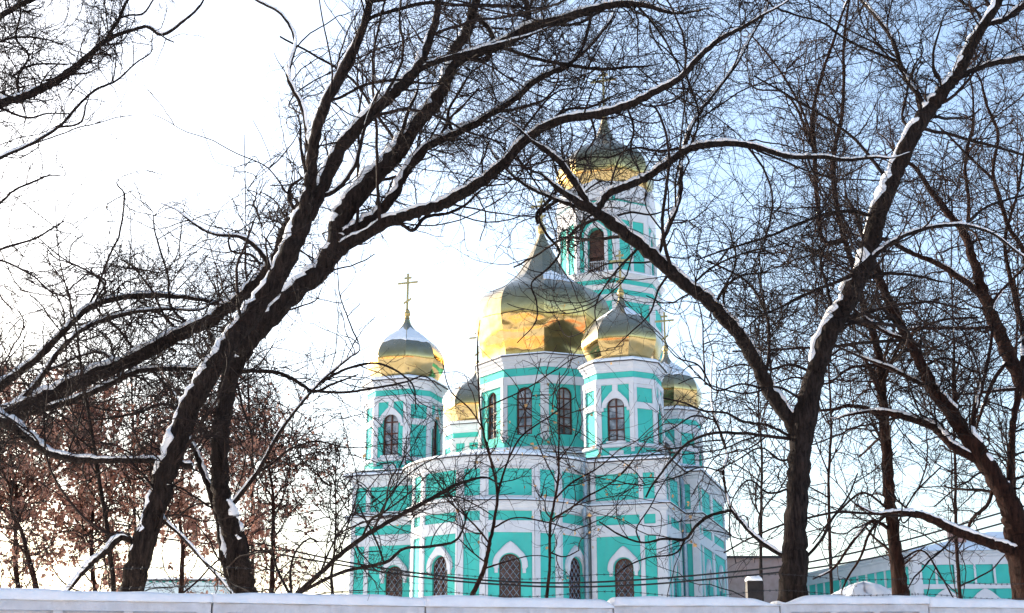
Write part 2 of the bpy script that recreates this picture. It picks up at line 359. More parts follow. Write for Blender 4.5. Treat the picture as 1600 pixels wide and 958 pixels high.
# ---- central drum and big dome
BIG = [(3.42,19.1),(3.46,19.5),(3.60,20.1),(3.74,20.7),(3.86,21.4),(3.84,22.1),(3.56,22.8),(3.05,23.25),(2.62,23.5),(2.12,23.78),(1.62,24.2),(1.18,24.9),(0.80,25.6),(0.42,26.35),(0.17,26.95)]
def central_drum():
    Rv, n = 3.56, 10; pg = ngon(Rv, n); wm, tm, wins = MB(), MB(), []
    for k in range(n):
        (x0,y0),(x1,y1) = pg[k], pg[(k+1) % n]; mx, my = (x0+x1)/2, (y0+y1)/2; L = math.hypot(x1-x0, y1-y0)/2; f = Facet(mx, my, mx, my)
        w = (0, 0.84, 14.83, 16.92); f.wall(wm, -L, L, 12.0, 19.0, w); wins.append((f, w))
        for s in (-1, 1):
            f.box(tm, *sorted((s*(L-0.20), s*(L+0.015))), 14.75, 17.5, 0.0, 0.08)
            a, b = s*(L-0.20), s*(L+0.01)
            tm.add([f.w(a-s*0.07,14.76,0.09), f.w(b,14.76,0.09), f.w(b,14.45,0.09), f.w(b-s*0.02,14.45,0.002), f.w(a-s*0.07,14.70,0.002)], [(0,1,2),(0,2,3,4)])
            # curved shoulders under the frieze
            q = [(s*(L-0.20),17.5)] + [(s*(L-0.20-0.22*math.sin(PI/2*j/5)), 17.5-0.22*(1-math.cos(PI/2*(1-j/5))) ) for j in range(6)]
        f.box(tm, -L, L, 17.48, 17.92, 0.0, 0.075)
    polygon_cap(wm, pg, 19.0)
    sweep(tm, pg, cornice_prof(18.36, 18.98, 0.26)); sweep(tm, pg, [(0,14.0),(0.14,14.02),(0.2,14.1),(0.08,14.2),(0,14.22)])
    o = wm.build('drum', M['teal'], church); tm.build('trim', M['white'], o)
    for f, w in wins: f.window(w, (16.75, 16.2, 15.75, 15.3), 'window', o)
    ro = MB(); sweep(ro, pg, [(0,18.985),(0.30,18.985),(0.30,19.02),(-0.1,19.14)]); ro.build('roof_edge', M['roofmetal'], o)
    sn = MB(); sweep(sn, pg, [(0.24,19.03),(0.29,19.03),(0.26,19.09),(0.05,19.16),(-0.2,19.18)]); sn.build('roof_snow', M['snow'], o)
    gored_dome('dome', BIG, n, o, M['gold']); dome_snow(BIG, n, (1,2,3), 23.3, 24.35, o, 5)
    cross(27.28, 0.28, 29.2, 28.72, 0.62, 28.98, 0.24, 28.0, 0.24, 0.11, o)
central_drum()

# ---- storeyed walls
def storey(f, wm, tm, a0, a1, strips, win=None, keel=0.25, z0=0.0):
    f.wall(wm, a0, a1, z0, 12.16, win)
    for a, b in strips: f.box(tm, a, b, z0, 12.0, 0.0, 0.066)
    f.box(tm, a0, a1, 8.88, 9.40, 0.0, 0.078); f.box(tm, a0, a1, 9.84, 10.1, 0.0, 0.074)
    f.box(tm, a0, a1, 10.26, 10.52, 0.0, 0.074); f.box(tm, a0, a1, 11.74, 12.0, 0.0, 0.074)
    if win:
        c, w, zb, zs = win; r = w/2
        f.band(tm, c, zs, r+0.04, r+0.25, 0.0, 0.13, keel=keel, foot=0.16)
        f.band(tm, c, zs, r+0.25, r+0.30, 0.0, 0.075, keel=keel, foot=0.10)
        for s in (-1, 1): f.box(tm, *sorted((c+s*(r+0.07), c+s*(r+0.21))), zs-0.36, zs-0.16, 0.0, 0.10)
def cornices(path, parent, dz=0.0, closed=True):
    tm, ro, sn = MB(), MB(), MB()
    sweep(tm, path, cornice_prof(9.86+dz, 10.24+dz, 0.34), closed); sweep(tm, path, cornice_prof(11.84+dz, 12.24+dz, 0.40), closed)
    sweep(ro, path, [(0,10.244+dz),(0.37,10.244+dz),(0.37,10.275+dz),(0,10.34+dz)], closed); sweep(ro, path, [(0,12.244+dz),(0.44,12.244+dz),(0.44,12.285+dz),(-0.2,12.36+dz)], closed)
    tm.build('cornice', M['white'], parent); ro.build('roof_edge', M['roofmetal'], parent)
    sweep(sn, path, [(0.3,10.28+dz),(0.36,10.282+dz),(0.33,10.33+dz),(0.1,10.40+dz),(0,10.40+dz)], closed)
    sweep(sn, path, [(0.36,12.29+dz),(0.43,12.29+dz),(0.42,12.36+dz),(0.2,12.46+dz),(-0.5,12.62+dz)], closed); sn.build('ledge_snow', M['snow'], parent)
def hip_roof(path, cx, cy, z0, z1, parent, shrink=0.25):
    mb = MB(); n = len(path); vs = [(x,y,z0) for x,y in path] + [(cx+(x-cx)*shrink, cy+(y-cy)*shrink, z1) for x,y in path]
    mb.add(vs, [(i,(i+1)%n,n+(i+1)%n,n+i) for i in range(n)] + [tuple(range(n,2*n))]); mb.build('roof', M['snow'], parent)

# apse
AC, AR = -6.8, 4.45
wm, tm, aw = MB(), MB(), []
edges = []
for c0 in (-90,-45,0,45,90): edges += [c0-8.5, c0+8.5]
pt = lambda d: (AR*math.sin(R(d)), AC - AR*math.cos(R(d)))
for i in range(len(edges)-1):
    (x0,y0),(x1,y1) = pt(edges[i]), pt(edges[i+1]); mx, my = (x0+x1)/2, (y0+y1)/2; L = math.hypot(x1-x0,y1-y0)/2; f = Facet(mx, my, mx, my-AC)
    if i % 2 == 0: storey(f, wm, tm, -L, L, [(-L,-L+0.27),(L-0.27,L)])
    else:
        w = (0, 0.96 if abs(edges[i]-8.5) < 1 or True else 0.8, 4.4, 7.46); storey(f, wm, tm, -L, L, [(-L,-L+0.10),(L-0.10,L)], w); aw.append((f, w))
apse = wm.build('apse', M['teal'], church); tm.build('trim', M['white'], apse)
for f, w in aw: f.window(w, (7.3, 6.6), 'window', apse, lattice=True)
ap = [(AR*math.sin(R(d)), AC-AR*math.cos(R(d))) for d in range(-96, 97, 6)]
cornices(ap, apse, 0.0, False)
mb = MB(); n = len(ap)
mb.add([(x*1.03, AC+(y-AC)*1.03, 12.45) for x,y in ap] + [(x*0.55, AC+(y-AC)*0.55, 13.05) for x,y in ap] + [(0,AC+1.0,13.5)], [(i,i+1,n+i+1,n+i) for i in range(n-1)] + [(n+i,n+i+1,2*n) for i in range(n-1)])
mb.build('roof', M['snow'], apse, smooth=True)

# side wings under the front towers
def wing(u0, u1, side, winu, strips):
    wm, tm = MB(), MB(); v0 = -7.8
    f = Facet(0, v0, 0, -1); w = (winu, 0.88, 4.4, 7.46); storey(f, wm, tm, u0, u1, strips, w)
    g = Facet(u1, 0, 1, 0) if side > 0 else Facet(u0, 0, -1, 0)
    if side > 0: a0, a1 = v0, -3.5
    else: a0, a1 = 3.5, -v0
    gw = ((a0+a1)/2, 0.88, 4.4, 7.46)
    storey(g, wm, tm, a0, a1, [(a0-0.06,a0+0.3),(a0+0.85,a0+1.05),(a1-1.05,a1-0.85),(a1-0.3,a1)] , gw)
    h = Facet(u0, 0, -1, 0) if side > 0 else Facet(u1, 0, 1, 0)
    if side > 0: h.wall(wm, 3.0, -v0, 0, 12.16)
    else: h.wall(wm, v0, -3.0, 0, 12.16)
    o = wm.build('side_wing', M['teal'], church); tm.build('trim', M['white'], o)
    f.window(w, (7.3, 6.6), 'window', o, lattice=True); g.window(gw, (7.3, 6.6), 'window', o, lattice=True)
    p = rect(u0, u1, v0, -3.0); cornices(p, o, 0.006 if side > 0 else 0.012); hip_roof(rect(u0-0.3,u1+0.3,v0-0.3,-3.0), (u0+u1)/2, -5.5, 12.52, 13.0, o, 0.3)
wing(4.6, 8.05, 1, 6.08, [(4.6,4.84),(6.88,7.08),(7.62,8.11)])
wing(-7.4, -3.6, -1, -5.15, [(-7.46,-7.26),(-6.72,-6.50),(-4.05,-3.85)])

# main body of the church
wm, tm, bw = MB(), MB(), []
BU, BV0, BV1 = 8.85, -4.0, 4.2
f = Facet(0, BV0, 0, -1); storey(f, wm, tm, -BU, BU, [(-BU-0.06,-BU+0.25),(BU-0.28,BU+0.06)])
for sg in (1, -1):
    g = Facet(sg*BU, 0, sg, 0); q = (lambda a, b: (a, b)) if sg > 0 else (lambda a, b: (-b, -a))
    a0, a1 = q(BV0, BV1); w1 = (sg*-1.6, 0.8, 4.4, 7.46); w2 = (sg*2.2, 0.95, 4.4, 7.46)
    mid = (a0+a1)/2
    storey(g, wm, tm, a0, mid, [q(BV0-0.06,BV0+0.3),q(BV0+0.9,BV0+1.15),q(1.2,1.45)][:2] + [(mid-0.3,mid)], w1 if sg > 0 else w2)
    storey(g, wm, tm, mid, a1, [(mid+0.001,mid+0.3)] + [q(BV1-0.3,BV1+0.06)], w2 if sg > 0 else w1); bw += [(g, w1), (g, w2)]
Facet(0, BV1, 0, 1).wall(wm, -BU, BU, 0, 12.16)
wm.box(-7.5, 7.5, 4.1, 9.2, 0, 12.1)
body = wm.build('nave', M['teal'], church); tm.build('trim', M['white'], body)
for f, w in bw: f.window(w, (7.3, 6.6), 'window', body, lattice=True)
cornices(rect(-BU, BU, BV0, BV1), body, 0.018)
hip_roof(rect(-BU-0.3,BU+0.3,BV0-0.3,BV1+0.3), 0, 0.1, 12.55, 13.9, body, 0.42)
cornices(rect(-7.5,7.5,4.25,9.2), body, 0.024); hip_roof(rect(-7.8,7.8,4.0,9.5), 0, 6.5, 12.58, 13.3, body, 0.4)
# square plinth under the drum
wm, tm = MB(), MB(); p = ngon(4.1, 10)
for k in range(10):
    (x0,y0),(x1,y1) = p[k], p[(k+1) % 10]; Facet((x0+x1)/2, (y0+y1)/2, x0+x1, y0+y1).wall(wm, -math.hypot(x1-x0,y1-y0)/2, math.hypot(x1-x0,y1-y0)/2, 12.0, 13.72)
polygon_cap(wm, p, 13.72); o = wm.build('drum_plinth', M['white'], church)
mb = MB(); sweep(mb, p, cornice_prof(13.4, 13.72, 0.2)); mb.build('cornice', M['white'], o)
mb = MB(); sweep(mb, p, [(0.1,13.725),(0.24,13.725),(0.24,13.76),(0.1,13.77)]); mb.build('roof_edge', M['roofmetal'], o)
mb = MB(); sweep(mb, p, [(0.1,13.77),(0.22,13.765),(0.18,13.84),(-0.6,14.05)]); mb.build('roof_snow', M['snow'], o)

# west end and bell tower
wm = MB(); wm.box(-5.5, 5.5, 9.2, 22, 0, 10.4); vest = wm.build('refectory', M['teal'], church)
mb = MB(); sweep(mb, rect(-5.5,5.5,9.2,22), cornice_prof(10.0,10.41,0.35)); mb.build('cornice', M['white'], vest); hip_roof(rect(-5.9,5.9,9.2,22.4), 0, 15.6, 10.42, 11.6, vest, 0.4)
BT = 15.75
BELL = [(2.95,35.3),(3.16,35.65),(3.36,36.05),(3.44,36.5),(3.38,37.1),(3.12,37.7),(2.62,38.3),(1.85,38.75),(1.12,39.25),(0.70,39.8),(0.40,40.5),(0.14,41.5)]
def bell_tower():
    wm, tm = MB(), MB(); lvs, rls = [], []
    p = ngon(3.62, 8); q = ngon(3.34, 8)
    for pg, z0, z1 in ((p, 10.0, 28.3), (q, 28.3, 34.1)):
        for k in range(8):
            (x0,y0),(x1,y1) = pg[k], pg[(k+1) % 8]; mx, my = (x0+x1)/2, (y0+y1)/2; L = math.hypot(x1-x0,y1-y0)/2; f = Facet(mx, my, mx, my)
            if z0 < 20:
                f.wall(wm, -L, L, z0, z1)
                for s in (-1, 1): f.box(tm, *sorted((s*(L-0.32), s*(L+0.01))), z0, 26.6, 0, 0.09)
                for za, zb in ((12.4,12.9),(17.2,17.7),(22.4,22.9),(25.0,25.35)): f.box(tm, -L, L, za, zb, 0, 0.11)
                f.box(tm, -0.12, 0.12, 22.9, 25.0, 0, 0.07)
            elif k % 2 == 0:
                w = (0, 1.12, 28.6, 31.4); f.wall(wm, -L, L, z0, z1, w, 0.5)
                lv, rl = MB(), MB(); lvs.append(lv); rls.append(rl)
                lv.add([f.w(a,z,-0.45) for a,z in [(-0.56,28.6),(0.56,28.6)] + [(0.56*math.cos(PI*j/12), 31.4+0.56*math.sin(PI*j/12)) for j in range(13)]], [tuple(range(15))])
                f.box(lv, -0.555, 0.555, 29.95, 30.25, -0.46, -0.2)
                f.band(tm, 0, 31.4, 0.57, 0.80, 0, 0.10, keel=0.2, foot=2.75)
                for s in (-1, 1): f.box(tm, *sorted((s*(L-0.16), s*(L+0.01))), 28.4, 33.0, 0, 0.09)
                for j in range(9): rl.tube([f.w(-0.5+j*0.125, 28.75, -0.12), f.w(-0.5+j*0.125, 29.6, -0.12)], 0.022, 4)
                rl.tube([f.w(-0.55,29.6,-0.12), f.w(0.55,29.6,-0.12)], 0.035, 5)
            else:
                f.wall(wm, -L, L, z0, z1)
                for s in (-1, 1): f.box(tm, *sorted((s*(L-0.30), s*(L+0.01))), 28.4, 33.0, 0, 0.09)
                f.box(tm, -L, L, 28.4, 28.95, 0, 0.08); f.box(tm, -0.11, 0.11, 28.95, 32.6, 0, 0.07)
            if z0 > 20: f.box(tm, -L, L, 32.5, 33.2, 0, 0.095); f.band(tm, 0, 33.9, 0.001, L*0.92, 0.0, 0.2, keel=0.3)
    polygon_cap(wm, q, 34.1)
    for z0, z1, o_, pg in ((26.7,27.1,0.2,p),(27.5,27.85,0.14,p),(28.2,28.6,0.3,p),(33.1,33.7,0.24,q)): sweep(tm, pg, cornice_prof(z0, z1, o_))
    tm.lathe([(2.9,34.0),(2.9,35.0),(3.02,35.1),(3.02,35.3)], 32)
    o = wm.build('bell_tower', M['teal'], church, loc=(0, BT, 0)); tm.build('trim', M['white'], o); 
    for lv, rl in zip(lvs, rls): lv.build('louvre', M['louvre'], o); rl.build('railing', M['white'], o)
    sn = MB(); sweep(sn, p, [(0.1,28.61),(0.32,28.61),(0.28,28.7),(-0.1,28.8)]); sn.build('ledge_snow', M['snow'], o)
    gored_dome('dome', BELL, 8, o, M['gold'])
    cross(41.75, 0.26, 45.2, 44.35, 0.95, 44.8, 0.36, 42.75, 0.36, 0.15, o)
bell_tower()
# downpipes
for (u, v, k) in ((4.42,-8.15,1),(-3.75,-8.15,1),(8.25,-4.25,0),(-7.6,-4.3,0)):
    mb = MB(); mb.tube([(u,v,0.3),(u,v,9.4),(u,v-0.25,9.75),(u,v-0.28,10.35),(u,v-0.02,10.75),(u,v,11.5),(u,v-0.3,11.95),(u,v-0.33,12.2)], 0.10, 10)
    mb.lathe([(0.10,12.15),(0.2,12.35),(0.2,12.45)], 12, cx=u, cy=v-0.33); mb.build('downpipe', M['pipe'], church, smooth=False)
def smooth_path(P, k):
    """chord-length cubic through the points, k steps per span"""
    P = np.array(P, float); h = np.maximum(np.linalg.norm(np.diff(P, axis=0), axis=1), 1e-6); n = len(P); Tn = np.empty_like(P)
    d = np.diff(P, axis=0)/h[:,None]; Tn[0] = d[0]; Tn[-1] = d[-1]
    for i in range(1, n-1): Tn[i] = (d[i-1]*h[i]+d[i]*h[i-1])/(h[i-1]+h[i])
    out = []
    for i in range(n-1):
        for q in range(k):
            t = q/k; a = 2*t**3-3*t**2+1; b = t**3-2*t**2+t; c = -2*t**3+3*t**2; e = t**3-t**2
            out.append(a*P[i]+b*h[i]*Tn[i]+c*P[i+1]+e*h[i]*Tn[i+1])
    out.append(P[-1]); return np.array(out)
# ------------------------------------------------------------------ bare trees
# how full the twig canopy is over the view, one digit per 100 x 96 px cell
DENS = np.array([[int(c) for c in r] for r in (
 "9730069999998998", "8400479975899989", "5100679997789999", "4146664776799998", "6789830265788988",
 "8899620022468889", "8999654322467887", "9998655433556776", "9999765444654576", "9999773333433553")], float)/9
def density(px, py):
    x = np.clip(px/100-0.5, 0, 14.999); y = np.clip(py/96-0.5, 0, 8.999); i = x.astype(int); j = y.astype(int); a = x-i; b = y-j
    return DENS[j,i]*(1-a)*(1-b)+DENS[j,i+1]*a*(1-b)+DENS[j+1,i]*(1-a)*b+DENS[j+1,i+1]*a*b
def unit(v): return v/np.maximum(np.linalg.norm(v, axis=-1, keepdims=True), 1e-9)
def march(O, D, L, S, wob, grav):
    N = len(O); P = np.empty((N, S+1, 3)); P[:,0] = O; d = D.copy(); st = (L/S)[:,None]
    curl = RNG.normal(0, 1, (N,3))*wob*0.55
    for s in range(S):
        d = unit(d + RNG.normal(0, 1, (N,3))*wob + curl + np.array((0,0,grav))); P[:,s+1] = P[:,s] + d*st
    return P
def sprout(P, Rd, per, lo, hi, spread, lf, rf, rmin, rmax, S, wob, grav, power, t0=0.12):
    """children along the polylines P (N,S,3)"""
    N, K, _ = P.shape; n = np.maximum(RNG.poisson(per), 0) if np.ndim(per) else RNG.poisson(per, N)
    idx = np.repeat(np.arange(N), n); m = len(idx)
    if m == 0: return np.empty((0,S+1,3)), np.empty((0,S+1))
    t = (t0 + (1-t0)*RNG.random(m))*(K-1); i = np.minimum(t.astype(int), K-2); f = (t-i)[:,None]
    O = P[idx,i]*(1-f)+P[idx,i+1]*f; T = unit(P[idx,i+1]-P[idx,i]); r = Rd[idx,i]*(1-f[:,0])+Rd[idx,i+1]*f[:,0]
    Q = unit(np.cross(T, RNG.normal(0,1,(m,3)))); a = np.radians(RNG.uniform(*spread, m))[:,None]
    D = unit(T*np.cos(a)+Q*np.sin(a)); plen = np.linalg.norm(np.diff(P, axis=1), axis=2).sum(1)[idx]
    L = np.clip(plen*lf, lo, hi)*RNG.uniform(0.55, 1.25, m)
    C = march(O, D, L, S, wob, grav); rr = np.clip(r*rf, rmin, rmax); RR = rr[:,None]*np.linspace(1, 0.5, S+1)[None]
    px, py = project(C[:, -1]); qx, qy = project(C[:, S//2])
    keep = RNG.random(m) < np.minimum(density(px,py), density(qx,qy))**power
    return C[keep], RR[keep]
def snow_strips(limbs, cover, seed, hmin):
    rnd = np.random.default_rng(seed); Vs, Fs, o = [], [], 0
    for P, Rd in limbs:
        if Rd.max() < 0.035 or len(P) < 4: continue
        T = unit(np.gradient(P, axis=0)); up = np.array((0,0,1.0)); nrm = up[None] - T*T[:,2:3]; h = np.linalg.norm(nrm, axis=1); N = unit(nrm); B = np.cross(T, N); h = np.convolve(np.pad(h, 6, mode='edge'), np.ones(13)/13, 'valid')
        s = np.concatenate(([0], np.cumsum(np.linalg.norm(np.diff(P, axis=0), axis=1)))); ph = rnd.uniform(0, 6.28, 4)
        g = np.sin(s*2.1+ph[0])*0.5 + np.sin(s*5.3+ph[1])*0.35 + np.sin(s*11+ph[2])*0.25 + np.sin(s*23+ph[3])*0.12
        amt = np.clip((g + cover*2.6 - 1 + (h-0.55)*0.9)*1.6, 0, 1)*np.clip((h-hmin)/0.14, 0, 1); amt[0] *= 0.3; amt[-1] = 0
        n = 10; ang = np.arange(n)*2*PI/n; K = len(P)
        lump = 1 + 0.30*np.sin(s*9+ph[1])*np.sin(s*3.7+ph[0]) + rnd.normal(0, 0.16, len(s)); hw = Rd*0.88*(0.40+0.60*amt)*(0.9+0.1*lump); ht = lump* (Rd*(0.30+0.30*h)+0.012)*amt + 0.001
        c = P + N*(Rd*(0.70 - 0.64*(1-np.sqrt(amt))))[:,None]
        sh = rnd.normal(0, 0.12, K); c = c + B*(sh*Rd)[:,None]
        V = c[:,None,:] + B[:,None,:]*(hw[:,None]*np.cos(ang))[:,:,None] + N[:,None,:]*(np.where(np.sin(ang)>0, ht[:,None], (Rd*0.3)[:,None])*np.sin(ang))[:,:,None]
        i = np.arange(K-1)[:,None]*n; k = np.arange(n)[None]; k2 = (k+1) % n
        F = np.stack([i+k, i+k2, i+n+k2, i+n+k], -1).reshape(-1,4) + o
        Vs.append(V.reshape(-1,3)); Fs.append(F); o += K*n
    return (np.concatenate(Vs), np.concatenate(Fs)) if Vs else None
def tree(name, label, cat, Y, limbs, seed, twigs=1.0, bark='bark', twigm='twig', cover=0.55, snow=True, leaves=0, leafm='leaf', grav=0.0, group=None, size=1.0, base=True, power=0.6, ws=0.76, boughs=1.0, leaftop=-999, hmin=0.34):
    global RNG
    RNG = np.random.default_rng(seed); rnd = np.random.default_rng(seed+500)
    done = []; world = []
    for li, pts in enumerate(limbs):
        pts = [tuple(map(float, p)) for p in pts]; dy = 0.0
        if done:                                   # start at the depth of the parent limb
            q = np.concatenate([d[0] for d in done]); yy = np.concatenate([d[1] for d in done]); k = np.argmin(np.hypot(q[:,0]-pts[0][0], q[:,1]-pts[0][1])); dy = yy[k]
            pts[0] = (q[k,0]*0.7+pts[0][0]*0.3, q[k,1]*0.7+pts[0][1]*0.3, pts[0][2]) if np.hypot(*(q[k]-np.array(pts[0][:2]))) < 30 else pts[0]
        # limbs that leave the picture keep growing beyond it
        x1, y1, w1 = pts[-1]
        if x1 < 4 or x1 > 1596 or y1 < 6:
            x0, y0, w0 = pts[-2]; l = math.hypot(x1-x0, y1-y0) or 1; dx, dyy = (x1-x0)/l, (y1-y0)/l
            pts += [(x1+dx*90+rnd.normal(0,12), y1+dyy*90-12, w1*0.7), (x1+dx*170+rnd.normal(0,25), y1+dyy*170-25, max(w1*0.35, 1.5))]
        elif w1 > 3.2:                             # taper to a tip instead of ending in a stub
            x0, y0, w0 = pts[-2]; l = math.hypot(x1-x0, y1-y0) or 1; dx, dyy = (x1-x0)/l, (y1-y0)/l; e = min(110, 9*w1)
            pts += [(x1+dx*e*.5+rnd.normal(0,5), y1+dyy*e*.5+rnd.normal(0,5), w1*0.55), (x1+dx*e+rnd.normal(0,10), y1+dyy*e-4, 1.4)]
        A = np.array(pts); seg = np.hypot(np.diff(A[:,0]), np.diff(A[:,1])); cum = np.concatenate(([0], np.cumsum(seg))); tot = cum[-1]
        drift = rnd.uniform(-0.45, 0.45)*tot/FPX*Y if li else rnd.uniform(-0.15, 0.15)*tot/FPX*Y
        yy = Y + dy + drift*(cum/tot)**1.3 + np.concatenate(([0], rnd.normal(0, 0.04, len(pts)-1)))
        P = np.array([at(x, y, d) for (x,y,_), d in zip(pts, yy)]); rad = np.array([w*ws/2/FPX*d for (_,_,w), d in zip(pts, yy)])
        if li == 0 and base: P = np.concatenate(([[P[0,0]-(P[1,0]-P[0,0])*0.15, P[0,1], -0.25]], P)); rad = np.concatenate(([rad[0]*1.08], rad))
        k = 7; S = smooth_path(P, k); Rr = np.maximum(np.interp(np.arange(len(S)), np.arange(len(P))*k, rad), 0.004)
        jit = rnd.normal(0, 1, S.shape)*np.minimum(Rr*0.10, 0.012)[:,None]; jit[0] = 0; S = S + jit; Rr = Rr*(1 + rnd.normal(0, 0.05, len(Rr)))
        world.append((S, Rr)); ax, ay = project(S); done.append((np.stack([ax,ay],1), S[:,1]-Y))
    root = empty(name, (0,0,0)); tag(root, label, cat, group)
    Vs, Fs, o = [], [], 0
    for S, Rr in world:
        n = 12 if Rr.max() > 0.08 else 7
        V, F = tube_arrays(S[None], Rr[None], n)
        # flutes along the bark
        Vs.append(V); Fs.append(F+o); o += len(V)
    base_xy = world[0][0][0].copy(); base_xy[2] = 0; root.location = tuple(base_xy)
    V = np.concatenate(Vs)-base_xy
    np_mesh('trunk', V, np.concatenate(Fs), M[bark], root, True)
    # twigs
    L1P, L1R = [], []
    for S, Rr in world:
        segl = np.linalg.norm(np.diff(S, axis=0), axis=1).sum(); K = 10; n = max(2, int(segl/0.5))
        for a in range(n):                          # pieces of the limb
            i0 = int((len(S)-1)*a/n); i1 = max(i0+2, int((len(S)-1)*(a+1)/n)); i1 = min(i1, len(S)-1); i0 = min(i0, i1-1)
            tt = np.linspace(i0, i1, 6); ii = np.minimum(tt.astype(int), len(S)-2); f = tt-ii
            L1P.append(S[ii]*(1-f)[:,None]+S[ii+1]*f[:,None]); L1R.append(Rr[ii])
    P0, R0 = np.array(L1P), np.array(L1R); thick = R0.mean(1); low = P0[:,:,2].mean(1) < 3.6
    per = np.where(thick > 0.16, 0.6, np.where(thick > 0.09, 1.3, 2.3))*twigs*np.where(low, 0.25, 1.0)
    sz = size*Y/19.0
    G, RG = sprout(P0, R0, np.where(thick > 0.022, 0.24, 0.05)*min(twigs,1.2)*boughs*np.where(low, 0.2, 1.0), 1.4*sz, 3.6*sz, (25, 65), 6.0, 0.42, 0.013*sz, 0.030*sz, 18, 0.10, 0.03+grav, power, 0)
    A, RA = sprout(P0, R0, per, 0.7*sz, 2.2*sz, (30, 80), 2.6, 0.32, 0.009*sz, 0.017*sz, 11, 0.17, 0.04+grav*0.5, power, 0)
    if len(G):
        A2, RA2 = sprout(G, RG, 9.0*min(twigs,1.2), 0.5*sz, 1.8*sz, (25, 70), 0.5, 0.5, 0.008*sz, 0.014*sz, 11, 0.17, 0.03+grav*0.5, power)
        A = np.concatenate([A, A2]); RA = np.concatenate([RA, RA2])
    B, RB = sprout(A, RA, 6.0*min(twigs,1.2), 0.35*sz, 1.2*sz, (25, 70), 0.55, 0.55, 0.005*sz, 0.0092*sz, 8, 0.18, grav, power)
    C, RC = sprout(B, RB, 4.2, 0.2*sz, 0.65*sz, (25, 75), 0.6, 0.7, 0.0036*sz, 0.0052*sz, 6, 0.20, grav*1.3, power)
    Vs, Fs, o = [], [], 0
    if not len(G): G, RG = A[:0], RA[:0]
    for P_, R_, n in ((G,RG,5),(A,RA,4),(B,RB,3),(C,RC,3)):
        if len(P_):
            V, F = tube_arrays(P_, R_, n); Vs.append(V); Fs.append(F+o); o += len(V)
    np_mesh('crown', np.concatenate(Vs)-base_xy, np.concatenate(Fs), M[twigm], root)
    if snow:
        r = snow_strips(world, cover, seed, hmin)
        if r: np_mesh('snow_cover', r[0]-base_xy, r[1], M['snow'], root, True)
    if leaves:
        src = np.concatenate([C[:, 2:].reshape(-1,3), B[:, 4:].reshape(-1,3)]); src = src[project(src)[1] > leaftop]; p = src[RNG.integers(0, len(src), leaves)] + RNG.normal(0, 0.03*sz, (leaves,3)) - np.array((0,0,0.05))
        m = leaves; d = unit(RNG.normal(0, 1, (m,3))+np.array((0,0,-1.2))); s_ = unit(np.cross(d, RNG.normal(0,1,(m,3)))); L = RNG.uniform(0.035, 0.082, (m,1))*sz; W = L*RNG.uniform(0.28, 0.5, (m,1)); nn = np.cross(d, s_)*L*0.2
        V = np.stack([p, p+d*L*0.45+s_*W+nn, p+d*L, p+d*L*0.5-s_*W+nn], 1).reshape(-1,3); F = np.arange(m*4).reshape(-1,4)
        tag(np_mesh('dry_leaves', V-base_xy, F, M[leafm], root), kind=None)
    return len(A), len(B), len(C)

tree('leaning_tree', 'tree with pale frosted leaning trunk crossing in front of the darker hollow based one', 'tree', 17.3, [
 [(206,930,50),(222,860,48),(243,790,46),(268,715,46),(293,650,44),(322,592,42),(352,548,42),(385,500,44),(430,440,40),(457,383,44),(478,335,44),(493,310,36),(524,247,32),(557,200,28),(614,147,26),(647,114,24),(671,63,18),(684,17,16),(684,0,15)],
 [(457,383,34),(474,330,30),(485,290,26),(488,240,26),(504,174,24),(534,114,24),(567,43,18),(579,0,16)],
 [(485,270,12),(480,220,11),(472,167,10),(452,127,10),(460,57,8),(440,23,7),(400,0,6)],
 [(500,160,8),(527,154,7),(567,134,7),(614,125,7),(681,130,5)],
 [(568,38,10),(577,30,9),(614,17,9),(664,5,9),(720,8,8),(800,10,8)],
 [(650,110,14),(681,97,13),(727,84,12),(764,74,13)],
 [(430,440,12),(410,398,11),(380,372,9),(330,365,6),(290,340,4)],
 [(470,345,10),(452,310,9),(456,290,8),(470,280,6)],
 [(497,305,12),(520,300,10),(550,268,9),(566,215,8)],
 [(301,728,12),(262,722,11),(238,720,12),(190,719,13),(122,718,14),(70,704,18),(35,676,24),(0,655,26)],
 [(243,800,12),(275,830,7),(310,868,6),(350,912,5)],
 [(225,860,9),(190,840,16),(165,862,14),(140,882,13),(119,906,12)],
 [(290,655,9),(260,632,7),(215,645,6),(160,655,4)],
 ], 1, 1.0, cover=1.0, hmin=0.13)
